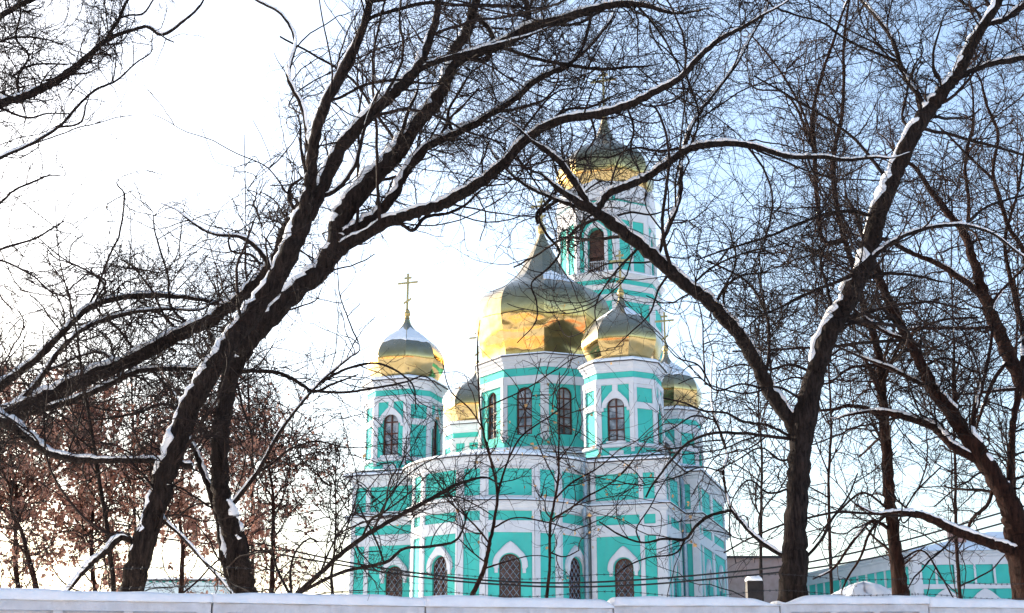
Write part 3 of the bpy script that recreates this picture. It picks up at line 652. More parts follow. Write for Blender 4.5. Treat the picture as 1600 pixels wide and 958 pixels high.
tree('forked_tree', 'forked tree with hollow base whose two snowy limbs arch toward the domes', 'tree', 18.2, [
 [(380,932,54),(374,885,50),(365,834,44),(350,790,38),(343,735,36),(344,690,36),(351,638,36),(362,582,38),(384,540,42),(430,488,44),(470,447,44),(503,420,44),(524,385,44),(530,350,44),(553,312,44),(590,270,42),(614,245,40),(647,200,36),(680,160,32),(696,130,30),(708,83,26),(730,50,24),(744,0,20)],
 [(516,400,34),(560,372,26),(620,342,26),(664,328,25),(700,315,25),(740,292,24),(780,262,22),(819,222,20),(865,192,19),(922,181,18),(979,165,17),(1028,142,15),(1060,124,14),(1100,82,12),(1131,58,10),(1163,42,8),(1195,22,6)],
 [(530,375,26),(560,355,26),(590,335,24),(614,306,22),(637,264,20),(670,227,20),(714,208,18),(754,187,16),(800,157,15),(840,124,14),(883,103,11),(915,78,8),(957,26,6),(965,0,5)],
 [(696,130,24),(712,98,24),(745,82,25),(780,70,26),(826,45,25),(886,28,21),(940,11,18),(979,6,16),(1007,8,13)],
 [(357,932,22),(352,880,20),(343,813,18),(330,770,16),(315,732,13),(303,700,10),(290,670,7)],
 [(367,790,10),(402,739,9),(437,676,7),(465,638,6),(500,598,5),(545,560,4)],
 [(470,600,7),(540,613,6),(582,607,5),(636,596,4),(660,588,3),(690,612,2)],
 [(500,598,6),(540,577,6),(596,569,5),(632,588,4),(644,600,4),(650,640,2)],
 [(402,739,6),(420,728,5),(455,701,5),(490,690,4),(540,700,3)],
 [(624,357,7),(644,360,9),(664,340,8),(701,333,7),(730,318,6),(748,300,5)],
 [(372,582,8),(405,580,8),(440,584,8),(470,600,8),(490,612,7),(520,600,5),(560,585,3)],
 [(780,78,9),(830,90,8),(880,100,9),(940,108,8),(985,105,6)],
 [(865,190,8),(885,172,7),(920,168,6),(940,160,5)],
 [(780,252,9),(790,262,8),(800,232,6),(835,180,5),(880,140,4)],
 [(744,20,14),(770,60,10),(764,90,9),(722,92,7)],
 [(826,45,14),(824,10,14),(820,0,12)],
 [(925,30,8),(915,60,8),(905,85,6),(880,110,5)],
 [(979,168,6),(990,200,5),(985,235,4),(1000,270,3)],
 [(922,182,6),(930,215,5),(915,240,4),(925,270,3)],
 [(800,228,6),(820,260,5),(850,275,4),(880,300,3)],
 [(590,275,14),(605,250,12),(620,225,10),(640,170,8)],
 [(710,210,8),(700,180,7),(720,140,6)],
 ], 2, 1.0, cover=0.95, hmin=0.24)
tree('leaning_tree', 'thick snowy tree leaning in from the left edge with long limbs reaching up and right', 'tree', 21.0, [
 [(-260,960,80),(-190,800,66),(-90,705,56),(0,655,48),(50,632,44),(133,592,40),(217,556,36),(284,520,34),(334,497,32),(380,460,30),(413,427,28),(433,398,26),(445,357,22),(463,332,18),(478,290,12),(470,230,8)],
 [(-60,690,30),(0,603,24),(50,567,20),(100,517,16),(140,480,16),(184,466,15),(267,463,13),(334,474,8),(350,480,5)],
 [(0,650,20),(50,608,14),(100,540,12),(133,513,11),(184,493,11),(267,483,8),(317,483,5)],
 [(40,660,20),(100,630,18),(160,606,15),(217,580,13),(260,576,12),(310,577,10),(335,578,8)],
 [(217,552,8),(190,520,7),(150,470,6),(165,440,6),(144,428,5)],
 [(284,522,8),(262,500,7),(235,450,6),(210,420,4)],
 [(300,505,9),(268,480,7),(262,430,6),(250,390,5),(240,350,4)],
 [(140,478,7),(164,455,6),(160,440,5),(144,428,5),(100,405,4),(60,372,3)],
 [(217,580,10),(190,570,8),(150,550,7),(130,555,6),(80,575,5)],
 [(413,425,8),(395,400,7),(360,390,6),(358,370,5),(375,360,4)],
 ], 3, 1.15, cover=0.8, ws=0.64)
tree('overhanging_tree', 'dark tree beyond the left edge whose limbs hang into the upper left corner', 'tree', 15.5, [
 [(-170,1000,70),(-150,700,60),(-130,420,50),(-90,240,36),(-40,180,26),(0,162,20),(34,152,19),(67,138,18),(100,118,17),(140,86,14),(165,64,11),(207,47,8),(230,42,8),(250,54,8),(287,33,6),(314,7,5),(318,0,4)],
 [(165,64,9),(176,45,8),(184,33,8),(197,4,7),(200,0,6)],
 [(250,54,4),(262,62,4),(272,66,3)],
 [(184,30,5),(200,24,5),(222,22,5),(238,2,4)],
 [(-120,330,16),(-40,264,11),(0,247,8),(50,224,7),(90,200,7),(127,160,6),(150,140,6),(180,127,5),(214,97,4),(237,80,3),(237,64,2)],
 [(90,200,5),(127,190,5),(134,165,4)],
 [(-130,400,12),(-50,345,9),(0,317,6),(23,297,5),(53,284,5),(77,274,4)],
 [(-110,260,30),(-60,90,22),(0,27,14),(33,7,12),(50,0,11)],
 [(0,182,6),(50,184,5),(70,178,4),(110,178,3)],
 [(92,122,5),(110,117,5),(138,114,4)],
 [(30,150,5),(30,115,5),(45,90,5),(25,60,5),(32,20,4),(30,0,3)],
 [(0,118,5),(40,105,5),(90,100,4)],
 [(-130,460,10),(-40,410,7),(0,390,6),(60,370,5),(80,358,4),(100,345,3)],
 [(-130,470,8),(0,407,5),(50,430,4),(90,460,3),(140,425,3)],
 ], 4, 1.35, cover=0.42)
tree('forked_tree', 'large dark tree right of the church forking low into snowy left and right limbs', 'tree', 19.2, [
 [(1237,948,62),(1240,900,54),(1243,840,49),(1247,760,45),(1251,700,46),(1258,650,50),(1274,585,44),(1297,517,42),(1321,475,42),(1344,430,40),(1363,371,38),(1376,324,38),(1401,266,38),(1428,207,37),(1456,166,34),(1480,135,30),(1501,107,27),(1516,75,25),(1539,38,22),(1563,0,19)],
 [(1246,690,34),(1234,656,32),(1205,615,30),(1182,568,30),(1161,533,29),(1128,492,29),(1100,466,28),(1070,444,28),(1030,408,28),(989,374,27),(948,343,26),(928,330,22)],
 [(931,332,16),(922,322,16),(897,284,15),(869,248,14),(845,230,11),(830,220,7)],
 [(928,332,14),(901,323,10),(862,309,9),(819,288,8),(780,252,6),(755,215,3)],
 [(933,328,18),(950,303,18),(979,291,17),(1011,277,17),(1046,252,17),(1067,237,17),(1100,227,16),(1149,225,14),(1200,235,12),(1232,245,11),(1283,245,10),(1325,250,8),(1370,246,6)],
 [(1030,402,13),(1036,373,12),(1051,340,12),(1063,300,11),(1064,270,10),(1067,238,10),(1075,213,9),(1092,177,9),(1117,145,8),(1149,103,7),(1174,57,6),(1200,8,6)],
 [(1486,130,14),(1514,112,13),(1556,98,13),(1600,90,12)],
 [(1540,40,13),(1563,33,13),(1583,21,14),(1600,7,13)],
 [(1440,190,14),(1436,150,12),(1421,131,12),(1407,100,11),(1394,62,10),(1370,28,9),(1346,0,8)],
 [(1402,98,7),(1352,76,6),(1318,59,6),(1290,38,5),(1239,22,5),(1204,7,4)],
 [(1530,34,8),(1526,18,7),(1500,2,6)],
 [(1318,474,9),(1339,442,9),(1371,430,8),(1442,433,6),(1470,440,4)],
 [(1356,410,11),(1385,385,10),(1424,364,9),(1470,353,8),(1513,353,7),(1548,364,6),(1598,400,5)],
 [(1506,352,6),(1534,328,6),(1566,314,6),(1600,305,5)],
 [(1228,880,10),(1187,845,9),(1162,820,8),(1144,797,8),(1134,766,6),(1130,738,6),(1136,713,5),(1126,676,5),(1118,657,5),(1111,603,4),(1114,550,3)],
 [(1144,797,6),(1103,809,7),(1085,825,6),(1072,842,6),(1037,842,5),(1006,848,4),(971,837,4),(936,815,3)],
 [(1070,842,4),(1059,862,4),(1011,872,3),(980,885,3),(960,900,2)],
 [(1260,880,7),(1281,847,6),(1303,807,5),(1325,776,4),(1340,740,3)],
 [(840,350,7),(838,338,7),(862,309,7)],
 [(1275,585,7),(1235,570,6),(1200,578,5),(1160,570,4),(1120,580,3)],
 [(1262,630,6),(1215,605,5),(1170,615,4),(1100,600,3)],
 [(1345,425,9),(1310,440,8),(1270,455,7),(1220,480,5),(1180,500,4)],
 [(1370,340,9),(1320,330,8),(1260,345,7),(1200,370,6),(1150,385,5),(1105,400,4)],
 [(1250,700,5),(1225,720,5),(1190,700,4),(1150,720,3),(1120,735,3)],
 [(1115,480,7),(1128,455,6),(1160,430,5),(1195,425,4)],
 [(1075,450,5),(1110,420,5),(1150,400,4),(1230,380,3)],
 [(1480,135,8),(1462,118,7),(1458,90,6),(1470,40,4)],
 [(1430,205,8),(1412,190,7),(1416,150,6),(1430,100,4)],
 [(1240,690,7),(1200,665,6),(1160,658,6),(1136,646,5),(1099,642,5),(1070,630,4),(1036,622,3)],
 [(1115,655,4),(1085,650,4),(1050,670,3),(1000,690,2)],
 [(1126,690,4),(1100,690,3),(1060,700,3),(1010,705,2)],
 [(1130,738,4),(1095,730,3),(1060,745,3),(1000,760,2)],
 [(1110,600,4),(1090,570,4),(1060,560,3),(1040,540,2)],
 [(1067,232,7),(1030,236,6),(993,231,5),(954,245,4),(908,248,3),(885,270,2)],
 [(872,312,8),(856,324,7),(843,336,6),(851,362,6),(874,395,6),(859,417,5),(830,446,4),(838,470,4),(838,500,3),(808,536,2)],
 [(948,343,6),(985,332,5),(1020,335,4),(1055,322,3)],
 [(1000,385,6),(975,410,5),(950,440,4),(930,480,3),(935,520,2)],
 [(1050,425,6),(1030,450,5),(1015,490,4),(985,520,3),(960,545,2)],
 [(1160,530,6),(1140,500,5),(1130,460,5),(1150,410,4),(1140,360,3)],
 [(1200,612,5),(1160,600,4),(1120,610,4),(1090,590,3),(1060,600,2)],
 [(1236,760,5),(1200,770,5),(1170,750,4),(1150,770,3),(1140,830,3),(1150,880,2)],
 ], 5, 0.85, cover=0.78, hmin=0.28, ws=0.76, boughs=1.5)
tree('straight_tree', 'slim straight reddish barked tree standing between the big fork and the leaning trunks', 'tree', 23.5, [
 [(1408,935,36),(1402,880,30),(1396,830,26),(1389,770,25),(1385,700,24),(1380,640,22),(1376,570,19),(1364,520,16),(1350,480,14),(1338,430,13),(1326,395,13),(1307,320,12),(1302,276,11),(1305,228,10),(1315,186,9),(1318,138,8),(1319,59,7),(1327,0,5)],
 [(1318,380,12),(1292,380,11),(1279,328,11),(1273,241,11),(1271,172,9),(1283,121,8),(1301,69,7),(1325,0,5)],
 [(1273,235,7),(1266,207,6),(1221,114,5),(1180,62,4)],
 [(1273,245,6),(1259,200,6),(1225,145,5),(1180,138,4)],
 [(1385,665,9),(1364,643,10),(1330,634,9),(1300,640,7),(1260,640,5)],
 [(1384,635,8),(1350,560,7),(1330,540,6),(1290,560,4)],
 [(1386,830,7),(1370,815,8),(1330,850,6),(1300,890,5),(1270,905,3)],
 [(1386,800,7),(1360,830,6),(1345,870,5),(1320,912,4)],
 [(1391,800,5),(1350,770,5),(1310,800,4),(1270,850,3)],
 [(1400,880,4),(1440,860,4),(1470,900,4),(1490,935,3)],
 [(1398,830,4),(1430,770,4),(1470,730,3)],
 [(1372,570,7),(1330,575,6),(1290,600,5),(1240,590,4),(1190,610,3)],
 [(1376,600,6),(1400,560,6),(1430,540,5),(1480,545,4)],
 ], 6, 0.8, bark='redbark', twigm='redtwig', cover=0.3, grav=-0.02, ws=0.74, boughs=1.5)
tree('leaning_tree', 'heavy snow streaked tree on the far right leaning left with a long broken low limb', 'tree', 21.5, [
 [(1612,950,74),(1600,880,64),(1590,830,54),(1578,790,46),(1556,749,40),(1520,696,36),(1492,653,32),(1460,611,28),(1442,573,24),(1417,527,21),(1392,477,20),(1367,417,17),(1352,380,12),(1335,330,8)],
 [(1540,730,22),(1515,712,18),(1492,700,18),(1460,668,18),(1417,653,16),(1380,644,12),(1364,643,8),(1320,650,5)],
 [(1594,866,26),(1570,856,24),(1548,848,22),(1495,831,20),(1453,810,17),(1420,802,14),(1406,800,9)],
 [(1585,800,18),(1577,753,15),(1580,707,14),(1584,653,14),(1595,600,13),(1598,540,10),(1590,470,7)],
 [(1528,705,14),(1520,664,12),(1527,628,11),(1540,580,9),(1545,556,8),(1552,500,5)],
 [(1497,655,12),(1492,620,11),(1490,590,9)],
 [(1556,749,8),(1542,790,8),(1520,810,8),(1513,824,6)],
 [(1420,530,9),(1385,520,8),(1355,500,7),(1320,470,5)],
 [(1462,610,10),(1420,590,11),(1390,575,9),(1350,560,6)],
 [(1440,570,6),(1480,560,5),(1520,580,4)],
 ], 7, 1.0, bark='redbark', twigm='twig', cover=0.72, ws=0.75)
tree('leaning_tree', 'reddish tree entering from the right edge and leaning left with a thin horizontal bough', 'tree', 26.0, [
 [(1760,960,70),(1700,780,50),(1640,660,40),(1600,602,34),(1563,525,30),(1541,470,24),(1520,406,20),(1506,364,18),(1477,328,15),(1456,300,12),(1430,262,9),(1400,240,6)],
 [(1550,490,14),(1527,456,14),(1495,431,14),(1460,410,12),(1417,392,11),(1385,375,9),(1350,370,5)],
 [(1552,515,8),(1513,513,7),(1460,513,7),(1417,516,7),(1392,531,7),(1383,555,6)],
 [(1640,640,20),(1606,500,14),(1598,389,11),(1577,357,10),(1562,310,9),(1552,269,8),(1559,207,7),(1542,165,6),(1530,120,4)],
 [(1552,279,7),(1525,255,6),(1497,227,5),(1470,200,3)],
 [(1580,560,8),(1550,600,9),(1540,625,8),(1528,660,6)],
 [(1600,560,14),(1580,440,10),(1570,380,8),(1590,300,6),(1600,240,5)],
 [(1510,370,9),(1514,320,8),(1508,260,7),(1520,190,5),(1515,120,4)],
 [(1580,615,8),(1545,612,7),(1500,616,5)],
 ], 8, 0.8, bark='redbark', twigm='redtwig', cover=0.45, boughs=1.6)
# saplings and shrubs
tree('sapling', 'slender sapling with a few tan leaves rising before the middle of the rounded apse', 'sapling', 18.4, [
 [(736,935,10),(757,888,9),(764,855,8),(770,826,7),(777,774,6),(770,732,5),(761,699,5),(753,665,4),(748,603,4),(746,540,3),(750,500,2)],
 [(777,774,5),(783,752,5),(793,722,4),(813,684,4),(860,650,3),(900,620,2)],
 [(756,890,4),(790,878,3),(840,868,2),(865,872,2)],
 [(770,826,4),(800,810,3),(850,815,3),(900,830,2)],
 [(753,668,3),(735,640,3),(705,612,3),(690,560,2)],
 [(766,850,4),(750,830,4),(720,800,3),(690,775,2)],
 [(795,720,3),(800,690,2),(830,620,2),(845,560,2)],
 [(757,880,3),(735,860,3),(715,840,2)],
 ], 21, 0.65, bark='redbark', twigm='redtwig', snow=False, leaves=70, leafm='tanleaf', power=0.25)
tree('sapling', 'thin reddish sapling with tan leaf tufts left of the white downpipe', 'sapling', 18.9, [
 [(854,935,7),(859,883,6),(860,818,6),(866,785,5),(872,752,5),(873,707,4),(874,640,3),(874,582,2)],
 [(866,780,4),(890,757,4),(936,730,3),(970,700,2)],
 [(862,812,4),(890,795,4),(917,776,4),(950,758,3),(980,730,3),(1010,690,2)],
 [(870,755,3),(850,715,3),(835,680,2)],
 [(859,860,3),(880,870,3),(905,860,2)],
 [(872,720,3),(895,690,2),(905,640,2)],
 ], 22, 0.6, bark='redbark', twigm='redtwig', snow=False, leaves=60, leafm='tanleaf', power=0.25)
tree('shrub', 'bare shrub by the fence with long dark stems slanting right across the left wing', 'shrub', 18.0, [
 [(462,932,12),(507,890,10),(540,859,10),(584,829,9),(628,804,9),(676,778,8),(711,758,7),(737,750,6),(759,746,4),(785,760,3)],
 [(470,925,8),(540,892,7),(584,883,7),(606,877,7),(628,859,6),(671,854,6),(715,842,5),(726,818,4)],
 [(441,932,6),(455,883,5),(469,852,4),(484,842,4),(497,846,3)],
 [(566,840,5),(580,812,5),(600,800,4),(640,770,3),(670,740,3)],
 [(600,878,4),(590,850,4),(575,820,4),(560,790,3)],
 [(584,829,4),(600,790,4),(640,740,3),(690,710,2)],
 [(676,778,4),(705,775,3),(745,790,3),(770,806,2)],
 [(450,930,6),(430,880,5),(425,830,4),(440,780,3)],
 [(500,895,4),(520,850,4),(550,800,3),(560,760,2)],
 ], 23, 0.85, snow=False, power=0.25)
def auto(name, label, cat, Y, base, top, w, nl, seed, **k):
    rnd = random.Random(seed); (bx, by), (tx, ty) = base, top; n = 7
    tr = [(bx+(tx-bx)*i/n + rnd.uniform(-1,1)*w*0.45*(i>0), by+(ty-by)*i/n, max(w*(1-0.85*i/n), 2)) for i in range(n+1)]; L = [tr]
    for j in range(nl):
        i = rnd.uniform(1.6, n-0.5); k0 = int(i); f = i-k0; x, y, ww = [tr[k0][q]*(1-f)+tr[k0+1][q]*f for q in range(3)]
        sg = 1 if j % 2 else -1; ln = (by-ty)*rnd.uniform(0.22, 0.42)*(1.15-i/n*0.6); a = R(rnd.uniform(25, 65)); pts = [(x, y, ww*0.55)]; m = 4
        for q in range(1, m+1):
            a2 = a - R(10)*q*rnd.uniform(-0.4, 1); pts.append((x + sg*ln*q/m*math.sin(a2), y - ln*q/m*math.cos(a2), max(ww*0.55*(1-0.8*q/m), 1.6)))
        L.append(pts)
    return tree(name, label, cat, Y, L, seed, **k)
auto('box_elder', 'rusty box elder full of dry seed keys at the left edge above the fence', 'tree', 26, (30,935), (15,560), 11, 9, 31, bark='redbark', twigm='redtwig', snow=False, leaves=8500, leaftop=570, twigs=0.62, power=0.3)
auto('box_elder', 'rusty box elder with brown seed keys seen left of the frosted leaning trunk', 'tree', 28, (150,935), (130,585), 11, 9, 32, bark='redbark', twigm='redtwig', snow=False, leaves=8500, leaftop=570, twigs=0.62, power=0.3)
auto('box_elder', 'thin brown box elder with seed keys seen between the two dark leaning trunks', 'tree', 27, (283,935), (282,640), 11, 8, 33, bark='redbark', twigm='redtwig', snow=False, leaves=6000, leaftop=570, twigs=0.62, power=0.3)
auto('box_elder', 'brown box elder with sparse seed keys right of the hollow based trunk', 'tree', 29, (425,935), (420,640), 12, 8, 34, bark='redbark', twigm='redtwig', snow=False, leaves=2300, leaftop=570, twigs=0.9, power=0.4)
auto('sapling', 'dark slanting sapling rising from the fence near the left corner', 'sapling', 19, (58,930), (-8,700), 13, 3, 35, bark='redbark', twigm='twig', snow=False, twigs=0.5, power=0.4)
auto('sapling', 'tall thin sapling crossing the snowy left limbs beside the frosted trunk', 'sapling', 18.5, (178,930), (85,320), 11, 5, 36, twigs=0.6, snow=False, power=0.4)
auto('bush', 'low bare bush of upright shoots beside the church left corner', 'bush', 24, (520,935), (525,690), 7, 8, 37, snow=False, twigs=0.8, twigm='redtwig', power=0.25)
for i, (lb, Y, b, t, w) in enumerate((
   ('fine twigged reddish tree far behind the big right fork', 34, (1300,935), (1290,300), 8),
   ('reddish background tree just left of the far right leaning trunk', 36, (1500,935), (1480,250), 8),
   ('reddish background tree at the right edge of the view', 33, (1585,935), (1590,180), 8),
   ('bare grey background tree behind the forked trunks on the left', 36, (395,935), (385,210), 8),
   ('bare background tree behind the snowy limbs at far left', 34, (215,935), (205,400), 8),
   ('bare background tree standing just right of the church', 40, (1190,935), (1185,420), 8))):
    auto('background_tree', lb, 'tree', Y, b, t, w, 12, 41+i, bark='redbark' if i < 3 else 'bark', twigm='redtwig' if i < 3 else 'twig', snow=False, twigs=0.6 if i > 2 else 0.38, group='bare trees in the background', power=0.9)
# ------------------------------------------------------------------ ground, fence, other buildings, cables
mb = MB(); N = 60
gx = np.linspace(-1, 1, N); gx = np.sign(gx)*np.abs(gx)**2.2*900
vs = [(x, y, 0.10*math.sin(x*0.13)*math.cos(y*0.11) - (0.1 if abs(y) < 900 else 0)) for y in gx for x in gx]
mb.add(vs, [(j*N+i, j*N+i+1, (j+1)*N+i+1, (j+1)*N+i) for j in range(N-1) for i in range(N-1)])
tag(mb.build('snow_ground', M['ground'], smooth=True), kind='structure')

FX, FY, FA, FB = -3.43, 15.0, 2.373, 1.02
fence = empty('concrete_fence', (FX, FY, 0)); tag(fence, 'white concrete panel fence with thick snow along its top', 'fence')
ENDS = {-4:(899,905),-3:(905,911),-2:(911,917),-1:(917,923),0:(923,929),1:(929,932),2:(931,931),3:(928,928),4:(932,934),5:(935,937),6:(937,939)}
THICK = {2:16, 3:16, 4:17}
def fence_top(j):                       # height of a panel's concrete top at both ends
    a, b = ENDS[j]; t = THICK.get(j, 19); y = FY + j*FB
    return zrow(a+t, y), zrow(b+t, y+FB)
fl = math.hypot(FA, FB); fa = math.atan2(FB, FA)
for j in range(-4, 6):
    x0, y0 = FX + j*FA, FY + j*FB; ym = y0 + FB*0.5
    zt, zt1 = fence_top(j); zs = zrow(ENDS[j][0], y0)
    def shear(m): m.v = [(x, y, z + (zt1-zt)*x/fl) for x, y, z in m.v]
    mb = MB(); g = 0.012; L = fl - 2*g
    mb.box(g, g+L, 0.085, 0.20, -0.1, zt)                                   # slab
    for (a,b,c,d) in ((0,0.16,0,zt),(L-0.16,L,0,zt),(0.16,L-0.16,zt-0.105,zt),(0.16,L-0.16,0,0.35)): mb.box(g+a, g+b, 0.0, 0.087, c if c else -0.1, d-0.002 if a else d)
    nx = 3; cw = (L-0.32)/nx
    for i in range(1, nx): mb.box(g+0.16+i*cw-0.05, g+0.16+i*cw+0.05, 0.02, 0.087, 0.35, zt-0.105)
    shear(mb); p = mb.build('panel', M['concrete'], fence); p.location = (x0-FX, y0-FY, 0); p.rotation_euler = (0,0,fa)
    # snow cap
    S = 48; K = 9; sn = MB(); rnd = random.Random(j); ph = [rnd.uniform(0, 6) for _ in range(4)]; vs = []; h0 = zs - zt
    for s in range(S+1):
        t = s/S; x = fl*t; e = min(1, ((t if j == 2 else (1-t))/0.02 + 0.35)**0.5) if j in (1, 2, 4) else 1.0
        h = h0*(0.90 + 0.07*math.sin(5*t+ph[0]) + 0.05*math.sin(13*t+ph[1]) + 0.03*math.sin(31*t+ph[2]))
        if j == 2: h *= 1 - 0.85*math.exp(-((t-1.0)/0.10)**2)
        if j == 3: h *= 1 - 0.85*math.exp(-((t-0.05)/0.10)**2)
        if j == 1: h *= 1 - 0.5*math.exp(-((t-1.0)/0.03)**2)
        for k in range(K+1):
            a = PI*k/K; wv = 0.018*math.sin(17*t+ph[3]) + 0.012*math.sin(41*t+ph[1])
            vs.append((x, 0.10 - (0.140+wv)*math.cos(a)*(1.0 if k not in (0,K) else 0.9), zt + 0.003 + max(h,0.01)*e*(math.sin(a)**0.42 if k not in (0,K) else 0)))
    sn.add(vs, [(s*(K+1)+k, (s+1)*(K+1)+k, (s+1)*(K+1)+k+1, s*(K+1)+k+1) for s in range(S) for k in range(K)] + [tuple(range(K+1)), tuple(S*(K+1)+k for k in reversed(range(K+1)))])
    shear(sn); sn.build('snow_cap', M['snow'], p, smooth=True)

# two sagging cables
def cable(label, pts, Y):
    P = np.array([at(x, y, Y) for x, y in pts]); Q = smooth_path(P, 8); mb = MB(); mb.tube(Q, 0.021, 5)
    tag(mb.build('overhead_cable', M['cable']), label, 'cable', 'cables sagging across the church front')
cable('upper of two black cables sagging in front of the church windows', [(-60,770),(200,822),(385,846),(540,878),(640,894),(760,907),(860,911),(1000,906),(1120,896),(1230,884),(1400,848),(1562,802),(1680,768)], 30)
cable('lower of two black cables sagging in front of the church windows', [(-60,785),(200,834),(385,858),(540,884),(640,900),(760,912),(860,917),(1000,914),(1120,904),(1230,893),(1400,864),(1500,836),(1680,786)], 30)
# barbed strands along the fence
bw = empty('barbed_wire', (FX, FY, 0)); tag(bw, 'two thin strands of barbed wire strung above the fence', 'barbed wire')
for hz in (0.20, 0.42):
    pts = [];
    for j in range(-4, 7):
        zt = fence_top(j)[0]
        pts.append((j*FA, j*FB+0.16, zt+hz)); pts.append(((j+.5)*FA, (j+.5)*FB+0.16, zt+hz-0.03))
    mb = MB(); Q = smooth_path(np.array(pts), 6); mb.tube(Q, 0.0035, 4)
    for i in range(0, len(Q)-1):
        for sg in (0.0, 0.5):
            c = Q[i]*(1-sg)+Q[i+1]*sg; mb.tube([c+(-0.012,0,-0.016), c+(0.012,0,0.016)], 0.003, 3); mb.tube([c+(-0.012,0,0.016), c+(0.012,0.01,-0.016)], 0.003, 3)
    mb.build('strand', M['cable'], bw)
def block(name, label, cat, x0, x1, y0, y1, h, wallm, rz=0, roof=True, rise=0.25):
    cx, cy = (x0+x1)/2, (y0+y1)/2; o = empty(name, (cx, cy, 0), rz); tag(o, label, cat); a, b = (x1-x0)/2, (y1-y0)/2
    mb = MB(); mb.box(-a, a, -b, b, -0.2, h); w = mb.build('wall', wallm, o)
    if roof:
        mb = MB(); mb.box(-a-0.2, a+0.2, -b-0.2, b+0.2, h+0.002, h+0.12); mb.build('roof_edge', M['roofmetal'], o)
        mb = MB(); mb.add([(-a-.2,-b-.2,h+.124),(a+.2,-b-.2,h+.124),(a+.2,b+.2,h+.124),(-a-.2,b+.2,h+.124),(-a*.6,-b*.3,h+.12+rise),(a*.6,-b*.3,h+.12+rise),(a*.6,b*.3,h+.12+rise),(-a*.6,b*.3,h+.12+rise)],
               [(0,1,5,4),(1,2,6,5),(2,3,7,6),(3,0,4,7),(4,5,6,7)]); mb.build('roof_snow', M['snow'], o)
    return o, a, b
# mauve-brown block to the right of the church
p0, p1 = at(1122, 872, 84), at(1226, 872, 84)
o, a, b = block('plain_building', 'plain mauve brown flat roofed building just right of the church', 'building', p0[0], p1[0], 84, 96, p0[2], M['brown'], 0)
for u in (-1.2, 0.2, 1.1):
    mb = MB(); mb.box(u-0.25, u+0.25, 1.0, 1.5, p0[2]+0.1, p0[2]+0.75); mb.build('vent', M['brown'], o)
mb = MB(); mb.box(-a+0.4, -a+1.4, -b-0.04, -b+0.05, 2.0, 4.2); mb.box(a-2.2, a-1.0, -b-0.04, -b+0.05, 2.0, 4.2); mb.build('window', M['dark'], o)
# dark box with a snow cap behind the fence
q = at(1178, 912, 34); bx = empty('vent_box', (q[0], 34, 0)); tag(bx, 'small dark metal vent box under a snow lump behind the fence', 'vent box')
mb = MB(); mb.add([(-.26,-.2,0),(.26,-.2,0),(.26,.2,0),(-.26,.2,0),(-.20,-.16,q[2]+.06),(.20,-.16,q[2]+.06),(.20,.16,q[2]+.06),(-.20,.16,q[2]+.06)], [(3,2,1,0),(4,5,6,7),(0,1,5,4),(1,2,6,5),(2,3,7,6),(3,0,4,7)])
mb.build('body', M['dark'], bx); mb = MB(); mb.lathe([(0.235,q[2]+.064),(0.22,q[2]+.13),(0.15,q[2]+.2),(0.02,q[2]+.23)], 12); mb.build('snow_cap', M['snow'], bx, True)

# turquoise outbuilding on the right
Y = 56.0; c0 = at(1426, 872, Y); zt = c0[2]
ob = empty('turquoise_outbuilding', (c0[0], Y, 0), R(-6)); tag(ob, 'low turquoise outbuilding with white arched windows and snowy roof on the right', 'building')
wm, tm, wl = MB(), MB(), []
f = Facet(0, 0, 0, -1); g = Facet(-1.8, 5.1, -10.2, -3.6); LEN = 9.0
seg = 1.62
for k in range(6):
    a0 = 0.35 + k*seg; w = (a0+seg/2+0.1, 0.92, zt-4.2, zt-2.35); f.wall(wm, k*seg if k else 0, (k+1)*seg, 0, zt, w); wl.append((f, w))
    f.band(tm, w[0], w[3], 0.50, 0.84, 0, 0.12, keel=0.2, foot=0.15)
    for s in range(2):
        c = k*seg + 0.45 + s*0.81
        f.box(tm, c-0.38, c-0.30, zt-1.12, zt-0.28, 0, 0.06)
f.box(tm, 0, 6*seg, zt-1.32, zt-1.12, 0, 0.07); f.box(tm, 0, 6*seg, zt-0.30, zt-0.06, 0, 0.07)
f.box(tm, -0.05, 0.32, 0, zt-0.3, 0, 0.08)
H = 5.408; g.wall(wm, -H, H, 0, zt); g.box(tm, H-0.3, H+0.05, 0, zt-0.2, 0, 0.08); g.box(tm, -H, H, zt-1.32, zt-1.1, 0, 0.07); g.box(tm, -H, H, zt-0.32, zt-0.05, 0, 0.07)
for k in range(12): g.box(tm, H-0.75-k*0.85, H-0.66-k*0.85, zt-1.1, zt-0.3, 0, 0.06)
for k in range(5): g.box(tm, H-1.4-k*2.0, H-1.1-k*2.0, 0, zt-1.3, 0, 0.065)
Facet(6*seg, 0, 1, 0).wall(wm, 0, 12, 0, zt)
w_ = wm.build('wall', M['teal'], ob); tm.build('trim', M['white'], ob)
for ff, w in wl: ff.window(w, (w[3]-0.1,), 'window', ob)
cp = [(0,0),(6*seg,0),(6*seg,12),(-3.6,10.2)]; mb = MB(); sweep(mb, cp, cornice_prof(zt-0.08, zt+0.25, 0.35)); mb.build('cornice', M['white'], ob)
mb = MB(); A = 0.42; a1 = 6*seg
mb.add([(-A,-A,zt+.26),(a1+A,-A,zt+.26),(a1+A,12+A,zt+.26),(-3.6-A,10.2+A,zt+.26),(4.6,5.0,zt+1.7),(a1-1.6,5.0,zt+1.7),(a1-1.6,7,zt+1.7),(4.6,7,zt+1.7)], [(0,1,5,4),(1,2,6,5),(2,3,7,6),(3,0,4,7),(4,5,6,7)])
rf = mb.build('roof', M['snow'], ob)
mb = MB(); mb.box(2.15, 2.75, 1.8, 2.7, zt+0.3, zt+1.5); mb.build('dormer', M['brown'], rf)
